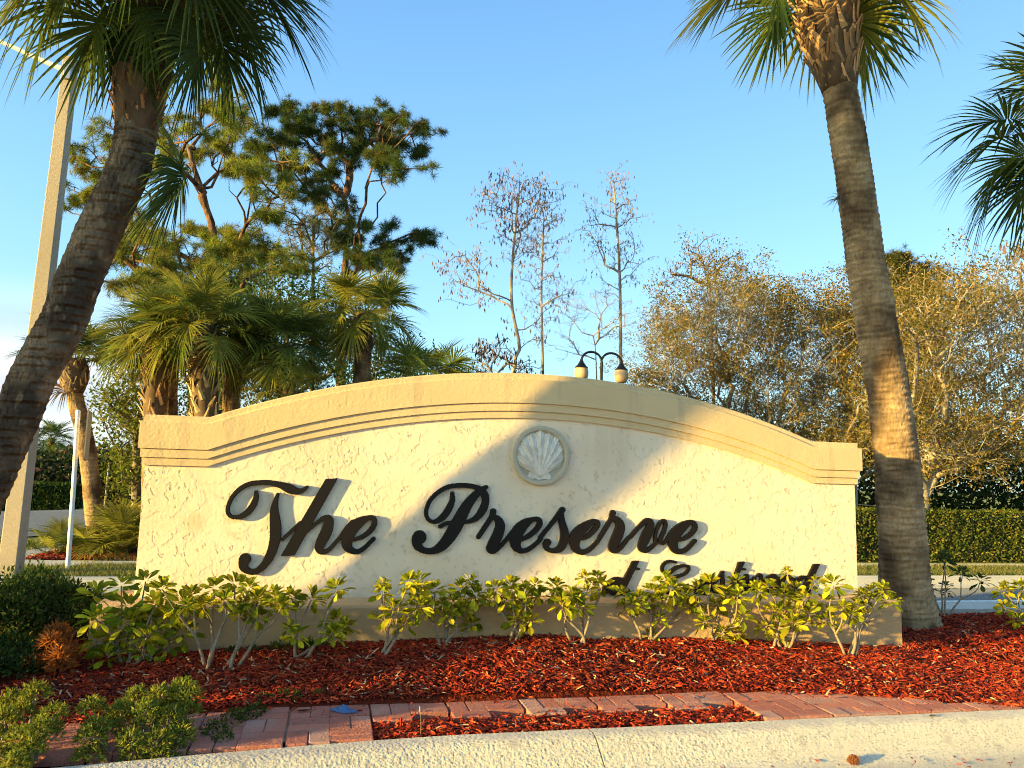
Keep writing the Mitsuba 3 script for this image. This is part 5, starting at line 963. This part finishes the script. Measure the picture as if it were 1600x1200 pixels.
scene['stem_mat'] = pri(proc(lambda p, n, uv: mix((0.36, 0.27, 0.175), (0.20, 0.145, 0.10), fbm(p.x * 30, p.y * 30, p.z * 50, 2))), 0.85, 0.2)
for k, (b, t) in enumerate(SCHEFF):
    shrub(b, t, WHERE[k], 800 + k, ROSBIG if k == 0 else ROS, 'umbrella shrubs along the foot of the sign', 0.0115, 1.0 if k else 1.08, split=0.35 if k == 0 else 0.45)
shrub([4.75, 1.0, 0.15], [[4.45, 0.9, 0.62], [4.6, 1.1, 0.72], [4.78, 0.95, 0.86], [4.88, 1.1, 0.78], [5.0, 1.0, 0.66], [5.15, 0.9, 0.6], [4.7, 1.2, 0.55], [4.95, 1.15, 0.5]], 'dark low shrub behind the foot of the tall palm, right side', 830, ROSDARK, None, 0.010, 1.1)
shrub([5.05, 0.35, 0.15], [[4.85, 0.3, 0.42], [4.95, 0.4, 0.56], [5.05, 0.25, 0.62], [5.15, 0.4, 0.60], [5.22, 0.3, 0.52], [5.3, 0.4, 0.62], [4.9, 0.2, 0.32], [5.1, 0.15, 0.36]], 'sunlit twiggy shrub at the right edge of the mulch bed', 831, ROS, None, 0.010, 1.0)

def cushion(name, label, blobs, n, size, col, alt, share, seed, cat_='shrub', mat='leaf_mat', aspect=0.4, stems=True):
    """a low shrub: leafy heads on woody stems; blobs are (x, y, z, radius)"""
    rng = np.random.default_rng(seed); key = free(name); lab(key, label, cat_)
    P, O = [], []
    tot = sum(b[3] ** 2 for b in blobs)
    for b in blobs:
        m = int(n * b[3] ** 2 / tot); d = unit(rng.normal(size=(m, 3))); d[:, 2] = np.abs(d[:, 2]) * 1.0 - 0.35 * rng.random(m)
        r = b[3] * rng.uniform(0.55, 1.05, m) * (0.8 + 0.4 * meshkit.noise(d * 2.6 + b[0] * 9, seed))
        P.append(np.array(b[:3]) + d * r[:, None]); O.append(d)
    P, O = np.vstack(P), np.vstack(O)
    v, f = leaves(P, size, rng, aspect, 0.45, O * 1.4)
    put('foliage', (v, f), mat, key, color=tint(len(P), 4, col, rng, 0.25, 0.07, alt, share))
    if stems:
        cx = np.mean([b[0] for b in blobs]); cy = np.mean([b[1] for b in blobs])
        parts = []
        for b in blobs:
            fx, fy = b[0] + (cx - b[0]) * 0.35, b[1] + (cy - b[1]) * 0.35
            z0 = float(bed_height(fx, fy)) - 0.02
            parts.append(tube(smooth_line([(fx, fy, z0), ((fx + b[0]) / 2 + rng.normal(0, 0.02), (fy + b[1]) / 2, (z0 + b[2]) / 2), b[:3]], 5), np.linspace(0.011, 0.004, 11), 6))
        put('stems', cat(parts), 'stem_mat', key, smooth=True)
    return key
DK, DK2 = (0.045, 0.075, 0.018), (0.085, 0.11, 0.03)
def mound(x0, x1, y0, y1, z0, z1, n, r, seed):
    g_ = np.random.default_rng(seed)
    out = []
    for k in range(n):
        x = g_.uniform(x0, x1); y = g_.uniform(y0, y1); e = 1 - 0.5 * ((x - (x0 + x1) / 2) / ((x1 - x0) / 2)) ** 2
        out.append((x, y, z0 + (z1 - z0) * g_.random() ** 0.6 * e, r * g_.uniform(0.8, 1.25)))
    return out
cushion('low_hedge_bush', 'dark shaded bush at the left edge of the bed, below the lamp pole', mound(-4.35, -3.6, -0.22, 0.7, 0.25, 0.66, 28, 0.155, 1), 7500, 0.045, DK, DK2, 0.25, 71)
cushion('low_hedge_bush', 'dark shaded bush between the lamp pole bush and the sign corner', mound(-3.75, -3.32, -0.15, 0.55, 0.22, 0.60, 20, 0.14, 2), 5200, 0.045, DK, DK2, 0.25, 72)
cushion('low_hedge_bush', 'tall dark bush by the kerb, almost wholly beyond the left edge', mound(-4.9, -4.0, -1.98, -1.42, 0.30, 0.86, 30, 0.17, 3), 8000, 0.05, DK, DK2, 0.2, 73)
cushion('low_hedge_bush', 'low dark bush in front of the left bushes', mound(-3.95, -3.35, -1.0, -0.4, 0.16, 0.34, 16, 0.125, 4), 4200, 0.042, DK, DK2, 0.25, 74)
cushion('dry_fern', 'withered orange-brown fern against the left corner of the plinth', mound(-3.40, -3.18, -0.85, -0.60, 0.22, 0.46, 12, 0.055, 5), 2000, 0.05, (0.46, 0.15, 0.03), (0.30, 0.12, 0.04), 0.4, 75, 'fern', 'matte_leaf_mat', 0.25, stems=False)
YG, YG2 = (0.150, 0.175, 0.026), (0.30, 0.27, 0.045)
def knobs(pts, r, seed):
    g_ = np.random.default_rng(seed); out = []
    for (x, y, z) in pts:
        out.append((x, y, z, r * g_.uniform(0.85, 1.15)))
        out.append((x + g_.normal(0, 0.03), y + g_.normal(0, 0.03), z - 0.075, r * 1.1))
    return out
cushion('kerb_shrub', 'lumpy yellow-green shrub sprawling over the kerb at lower left', knobs([(-2.72, -1.95, 0.34), (-2.60, -1.90, 0.30), (-2.56, -1.75, 0.33), (-2.47, -1.98, 0.33), (-2.44, -1.82, 0.36), (-2.36, -1.70, 0.34), (-2.36, -1.95, 0.28), (-2.34, -1.72, 0.37), (-2.30, -1.80, 0.35), (-2.68, -2.08, 0.24), (-2.50, -2.10, 0.22), (-2.38, -2.10, 0.21), (-2.30, -2.02, 0.21), (-2.62, -1.72, 0.27)], 0.062, 6), 7600, 0.026, YG, YG2, 0.35, 76, aspect=0.38)
cushion('kerb_shrub', 'yellow-green shrub cut off by the lower left corner', knobs([(-2.98, -2.08, 0.25), (-2.90, -2.12, 0.30), (-3.05, -2.15, 0.20), (-2.94, -2.24, 0.19), (-2.86, -2.04, 0.34), (-3.10, -1.95, 0.30), (-3.02, -1.8, 0.38), (-3.15, -1.75, 0.34)], 0.062, 7), 4600, 0.026, YG, YG2, 0.3, 77, aspect=0.38)
cushion('creeping_plant', 'small creeping green weeds on the bricks beside the kerb shrub', [(-2.08, -1.66, 0.17, 0.07), (-2.02, -1.58, 0.17, 0.06), (-2.15, -1.82, 0.17, 0.07), (-1.98, -1.50, 0.17, 0.06), (-2.10, -1.95, 0.165, 0.05)], 900, 0.022, (0.05, 0.075, 0.02), YG, 0.3, 78, 'weeds', stems=False)
cushion('weed_patch', 'tiny green weeds along the mulch edge behind the bricks', [(-1.95, -1.33, 0.19, 0.05), (-1.78, -1.32, 0.19, 0.05), (-1.65, -1.31, 0.195, 0.045), (-1.85, -1.28, 0.19, 0.05)], 420, 0.020, (0.06, 0.08, 0.02), YG, 0.3, 79, 'weeds', stems=False)
cushion('weed_patch', 'small weeds at the foot of the plinth between the left shrubs', [(-2.1, -0.42, 0.27, 0.05), (-1.95, -0.40, 0.28, 0.06), (-1.85, -0.44, 0.29, 0.05), (-1.75, -0.45, 0.30, 0.07), (-1.62, -0.4, 0.27, 0.05), (-2.25, -0.42, 0.26, 0.05)], 900, 0.028, (0.06, 0.09, 0.02), DK2, 0.3, 80, 'weeds', stems=False)
# red-brown grass tuft in the mulch
rng = np.random.default_rng(81); parts = []
for k in range(16):
    a, l = rng.uniform(0, 6.28), rng.uniform(0.10, 0.24); tip = np.array([-2.42 + math.cos(a) * l * 0.42, -1.62 + math.sin(a) * l * 0.35, float(bed_height(-2.42, -1.62)) + l * 0.95])
    b = np.array([-2.42 + rng.normal(0, 0.02), -1.62 + rng.normal(0, 0.02), float(bed_height(-2.42, -1.62)) - 0.01])
    parts.append(tube(smooth_line([b, (b + tip) / 2 + [0, 0, 0.03], tip], 4), np.linspace(0.0045, 0.0012, 9), 4))
v, f = cat(parts)
put('dry_grass_tuft', (v, f), 'tinted_mat', smooth=True, color=np.repeat(np.array([[0.34, 0.17, 0.09]]), len(v), 0)); lab('dry_grass_tuft', 'reddish dry grass tuft behind the kerb shrub', 'grass tuft')

# palmetto clumps beyond the road at left
def palmetto(label, x, y, z, n, sc, kinds, seed):
    key = free('palmetto'); lab(key, label, 'palmetto', None); rng = np.random.default_rng(seed)
    for k in range(n):
        az = k * 2.39996 + rng.normal(0, 0.2); e = int(rng.integers(0, 3))
        put('frond', frond(e, kinds[rng.integers(len(kinds))], int(rng.integers(3))), None, key, m=frame((x + rng.normal(0, 0.08), y + rng.normal(0, 0.08), z), az, sc * rng.uniform(0.8, 1.15), rng.normal(0, 0.2)))
palmetto('bushy sunlit palmetto between the small palm and the sign', -4.95, 8.0, 0.1, 22, 0.80, 'yyy', 91)
palmetto('spiky palmetto right under the small leaning palm', -5.35, 7.7, 0.1, 8, 0.55, 'yg', 92)
palmetto('low palmetto left of the small palm, in front of the footpath', -6.0, 7.9, 0.1, 9, 0.55, 'gy', 93)

# ------------------------------------------------------------------ street furniture and small things
# concrete lamp pole
LP = lab('lamp_pole', 'tall tapered square concrete street lamp pole at left', 'street lamp'); RESERVED.add(LP)
def square_pole(p0, p1, w0, w1, yaw, c=0.12):
    P0, P1 = np.array(p0), np.array(p1); v = []
    for P, w in ((P0, w0), (P1, w1)):
        h = w / 2; k = h * c
        for (a, b) in ((-h + k, -h), (h - k, -h), (h, -h + k), (h, h - k), (h - k, h), (-h + k, h), (-h, h - k), (-h, -h + k)):
            v.append(P + np.array([a * math.cos(yaw) - b * math.sin(yaw), a * math.sin(yaw) + b * math.cos(yaw), 0]))
    f = tri(np.array([(k, (k + 1) % 8, 8 + (k + 1) % 8, 8 + k) for k in range(8)]))
    return np.array(v), np.vstack([f, [(8, 8 + k, 9 + k) for k in range(1, 7)]])
put('pole', square_pole((-5.68, 5.30, -0.1), (-5.64, 5.50, 7.40), 0.232, 0.160, -0.10), 'concrete_mat', LP)
put('arm', tube(smooth_line([(-5.65, 5.44, 7.17), (-6.12, 5.48, 7.35), (-6.58, 5.50, 7.52), (-7.07, 5.49, 7.65)], 8), np.linspace(0.040, 0.028, 25), 10), 'white_metal_mat', LP, smooth=True)
put('bracket', cbox(-5.68, -5.58, 5.35, 5.49, 7.03, 7.27, 0.01), 'grey_metal_mat', LP)
lum = lathe([(0.0, 0.10), (0.10, 0.08), (0.17, 0.0), (0.15, -0.05), (0.0, -0.07)], 16)
lv = lum[0] * [2.2, 1, 1]; put('luminaire', (lv + [-7.37, 5.47, 7.68], lum[1]), 'grey_metal_mat', LP, smooth=40)

# white sign post seen almost edge-on
SP = lab('sign_post', 'slim white sign post with a tan panel seen edge-on, before the small palm', 'sign post'); RESERVED.add(SP)
put('post', tube(np.array([(-5.20, 6.00, -0.05), (-5.24, 6.05, 1.2), (-5.29, 6.10, 2.33)]), 0.032, 14), 'white_metal_mat', SP, smooth=60)
put('post_cap', lathe([(0.0, 0.03), (0.025, 0.025), (0.036, 0.0), (0.036, -0.02)], 14, (-5.29, 6.10, 2.34)), 'white_metal_mat', SP, smooth=50)
pan = sg.box(-0.30, -0.36, 0.30, 0.36).buffer(-0.09).buffer(0.09)
m_ = trimesh.creation.extrude_polygon(pan, 0.02, engine='earcut'); pv = np.array(m_.vertices)
a_ = math.radians(101); pv = np.stack([pv[:, 0] * math.cos(a_) - pv[:, 2] * math.sin(a_), pv[:, 0] * math.sin(a_) + pv[:, 2] * math.cos(a_), pv[:, 1]], -1)
put('panel', (pv + [-5.155, 6.22, 2.00], np.array(m_.faces)), 'tan_metal_mat', SP)

# twin globe lamp behind the sign
TL = lab('twin_lamp', 'black twin-arm lamp with two cream globes just over the sign arch', 'street lamp'); RESERVED.add(TL)
O = np.array([4.28, 10.7, 0.0])
ZA = 4.30      # height at which the arms start to bend
put('pole', tube(np.array([O + [0, 0, -0.05], O + [0, 0, 0.5], O + [0, 0, 0.52], O + [0, 0, ZA]]), [0.09, 0.08, 0.05, 0.034], 14), 'black_metal_mat', TL, smooth=40)
for s in (-1, 1):
    a = np.linspace(0, np.pi, 18); rx, rz = 0.243, 0.215
    arc = np.stack([s * (rx - rx * np.cos(a)), 0 * a, ZA + rz * np.sin(a)], -1)
    arc = np.vstack([[s * 0.004, 0, ZA - 0.25], arc])
    k = put('arm', tube(O + arc, 0.027, 10), 'black_metal_mat', TL, smooth=True)
    put('shade', lathe([(0.030, 0.03), (0.036, 0.0), (0.055, -0.04), (0.10, -0.11), (0.15, -0.16), (0.152, -0.175), (0.10, -0.172)], 24, O + [s * 2 * rx, 0, ZA]), 'black_metal_mat', k, smooth=40)
    put('globe', lathe([(0.135, 0.0), (0.155, -0.03), (0.165, -0.10), (0.158, -0.19), (0.13, -0.26), (0.07, -0.29), (0.0, -0.295)], 24, O + [s * 2 * rx, 0, ZA - 0.176]), 'globe_mat', k, smooth=50)

# far left bits
RS = lab('round_sign', 'tiny round white sign on a thin post far beyond the left end of the wall', 'sign'); RESERVED.add(RS)
put('post', tube(np.array([(-7.62, 19.96, 0.1), (-7.62, 19.96, 1.5)]), 0.025, 8), 'grey_metal_mat', RS, smooth=True)
dv = lathe([(0.0001, 0.012), (0.14, 0.012), (0.15, 0.006), (0.15, -0.006), (0.0001, -0.012)], 22); dvv = np.stack([dv[0][:, 0], -dv[0][:, 2], dv[0][:, 1] * 1.25], -1)
put('face', (dvv + [-7.62, 19.92, 1.55], dv[1]), 'white_metal_mat', RS)
fp = free('far_pole'); lab(fp, 'thin grey pole between the small palm and the bushy tree', 'pole')
scene[fp] = mikit.ply(tube(np.array([(-8.45, 20.1, 0.1), (-8.42, 20.1, 1.75)]), 0.03, 8), 'concrete_mat', smooth=True)
fp = free('far_pole'); lab(fp, 'short cream concrete pole above the dark far hedge', 'pole')
scene[fp] = mikit.ply(tube(np.array([(-14.55, 34, 0.1), (-14.5, 34, 1.75)]), np.array([0.13, 0.11]), 10), 'concrete_mat', smooth=True)
palm('far_palm', 'far palm half hidden behind the concrete lamp pole', [(-15.3, 36, 0), (-15.25, 36, 1.8), (-15.2, 36, 3.0)], 0.2, 0.15, scale=0.95, n=24, kinds='gb', seed=20, dead=0)
palm('far_palm', 'tiny slim palm on the skyline, left of the white post', [(-35.9, 104.3, 0), (-35.8, 104.3, 2), (-35.7, 104.3, 3.8)], 0.22, 0.17, scale=1.0, n=18, kinds='gb', seed=21, dead=0)
palm('far_palm', 'second tiny palm on the skyline, nearest the white post', [(-33.2, 98.6, 0), (-33.0, 98.6, 2), (-32.9, 98.6, 3.1)], 0.2, 0.15, scale=0.9, n=18, kinds='gb', seed=22, dead=0)

# pine cone, dead leaves and litter in front
pc = free('pine_cone'); lab(pc, 'small brown pine cone lying in the gutter', 'pine cone')
rng = np.random.default_rng(95); parts = [lathe([(0.0, -0.03), (0.012, -0.026), (0.02, 0.0), (0.012, 0.03), (0.0, 0.036)], 12)]
for k in range(46):
    f = k / 45; a = k * 2.39996; zz = -0.026 + 0.058 * f; r = 0.021 * math.sin(math.pi * (0.12 + 0.78 * f)) + 0.006
    b = box(0, 0.011, -0.006, 0.006, -0.002, 0.002); v = b[0] @ np.array([[math.cos(0.6), 0, math.sin(0.6)], [0, 1, 0], [-math.sin(0.6), 0, math.cos(0.6)]])
    v = np.stack([v[:, 0] * math.cos(a) - v[:, 1] * math.sin(a), v[:, 0] * math.sin(a) + v[:, 1] * math.cos(a), v[:, 2]], -1)
    parts.append((v + [r * math.cos(a) * 0.75, r * math.sin(a) * 0.75, zz], b[1]))
v, f = cat(parts); R1 = np.array([[0.94, 0, 0.34], [0, 1, 0], [-0.34, 0, 0.94]]); v = v @ np.array([[1, 0, 0], [0, 0.5, -0.87], [0, 0.87, 0.5]]).T @ R1.T
scene[pc] = mikit.ply((v * 1.0 + [1.205, -2.36, 0.042], f), 'cone_mat')
def dead_leaf(label, x, y, z, L, W, az, col, curl=0.35):
    key = free('dead_leaf'); lab(key, label, 'leaf')
    t = np.linspace(0, 1, 9); w = W / 2 * np.sin(np.pi * np.clip(t * 0.94 + 0.03, 0, 1)) ** 0.8
    c = np.stack([(t - 0.5) * L, 0.06 * L * np.sin(t * 3), 0.10 * L * curl * (2 * t - 1) ** 2 * 2], -1)
    l, r = c + np.stack([0 * w, w, w * curl], -1), c + np.stack([0 * w, -w, w * curl], -1)
    v = np.vstack([c, l, r]); f = []
    for q in range(8): f += [(q, 9 + q + 1, 9 + q), (q, q + 1, 9 + q + 1), (q, 18 + q + 1, q + 1), (q, 18 + q, 18 + q + 1)]
    v = np.stack([v[:, 0] * math.cos(az) - v[:, 1] * math.sin(az), v[:, 0] * math.sin(az) + v[:, 1] * math.cos(az), v[:, 2]], -1) + [x, y, z]
    scene[key] = mikit.ply((v, np.array(f)), 'matte_leaf_mat', color=np.repeat(np.array([col]), len(v), 0))
dead_leaf('thin dry leaf left of the pine cone', 1.10, -2.345, 0.020, 0.075, 0.018, -0.5, (0.22, 0.09, 0.04))
dead_leaf('dark curled leaf on the left bricks', -1.72, -1.52, 0.172, 0.085, 0.03, 0.1, (0.10, 0.035, 0.02))
dead_leaf('grey leaf scrap on top of the kerb at right', 1.96, -2.085, 0.164, 0.07, 0.03, 0.4, (0.20, 0.17, 0.15))
dead_leaf('small brown leaf on the kerb face right of the joint', 0.62, -2.13, 0.149, 0.035, 0.02, 0.9, (0.25, 0.16, 0.09))
BW = free('plastic_wrapper'); lab(BW, 'crumpled blue plastic wrapper on the brick edging', 'wrapper')
xs_, ys_ = np.linspace(-0.085, 0.085, 30), np.linspace(-0.045, 0.045, 16)
def crump(X, Y):
    n_ = meshkit.fbm(np.stack([X * 22, Y * 26, 0 * X], -1), 4, 9); r_ = np.abs(meshkit.fbm(np.stack([X * 14 + 5, Y * 18, 0 * X], -1), 3, 4) - 0.5)
    e = np.clip(1 - (X / 0.09) ** 2, 0, 1) * np.clip(1 - (Y / 0.05) ** 2, 0, 1)
    return 0.004 + e * (0.010 + 0.05 * n_ * r_ * 3)
v, f = sheet(xs_, ys_, crump)
keep = (np.abs(v[:, 0] / 0.088) ** 2.2 + np.abs(v[:, 1] / 0.047) ** 2.2 + 0.5 * (meshkit.fbm(v * 30, 2, 3) - 0.5)) < 0.95
f = f[keep[f].all(1)]; az = -0.45
v = np.stack([v[:, 0] * math.cos(az) - v[:, 1] * math.sin(az), v[:, 0] * math.sin(az) + v[:, 1] * math.cos(az), v[:, 2]], -1)
scene[BW] = mikit.ply((v + [-1.50, -1.56, 0.172], f), 'plastic_mat', smooth=True)
# a dry straw standing in the planter strip, and an air plant on the tall palm's trunk
st = free('dry_stalk'); lab(st, 'thin dry stalk standing in the mulch strip by the kerb', 'stalk')
v, f = cat([tube(smooth_line([(-1.10, -1.95, 0.13), (-1.102, -1.955, 0.21), (-1.107, -1.95, 0.285)], 5), np.linspace(0.0022, 0.0015, 11), 5), tube(np.array([(-1.107, -1.95, 0.26), (-1.109, -1.95, 0.275), (-1.111, -1.949, 0.295)]), [0.002, 0.0065, 0.003], 6)])
scene[st] = mikit.ply((v, f), 'stem_mat', smooth=True)
rng = np.random.default_rng(97); parts = []
for k in range(26):
    d = unit(np.array([-1.0 + rng.normal(0, 0.5), -0.3 + rng.normal(0, 0.6), rng.normal(0.05, 0.6)])); l = rng.uniform(0.06, 0.17)
    b = np.array([3.12, 0.26, 4.35]); parts.append(tube(smooth_line([b, b + d * l * 0.5 + [0, 0, 0.01], b + d * l + [0, 0, -0.03]], 4), np.linspace(0.004, 0.001, 9), 4))
v, f = cat(parts)
ap = free('air_plant'); lab(ap, 'small spiky air plant clinging to the tall palm trunk', 'air plant')
scene[ap] = mikit.ply((v, f), 'tinted_mat', smooth=True, color=np.repeat(np.array([[0.20, 0.17, 0.13]]), len(v), 0))
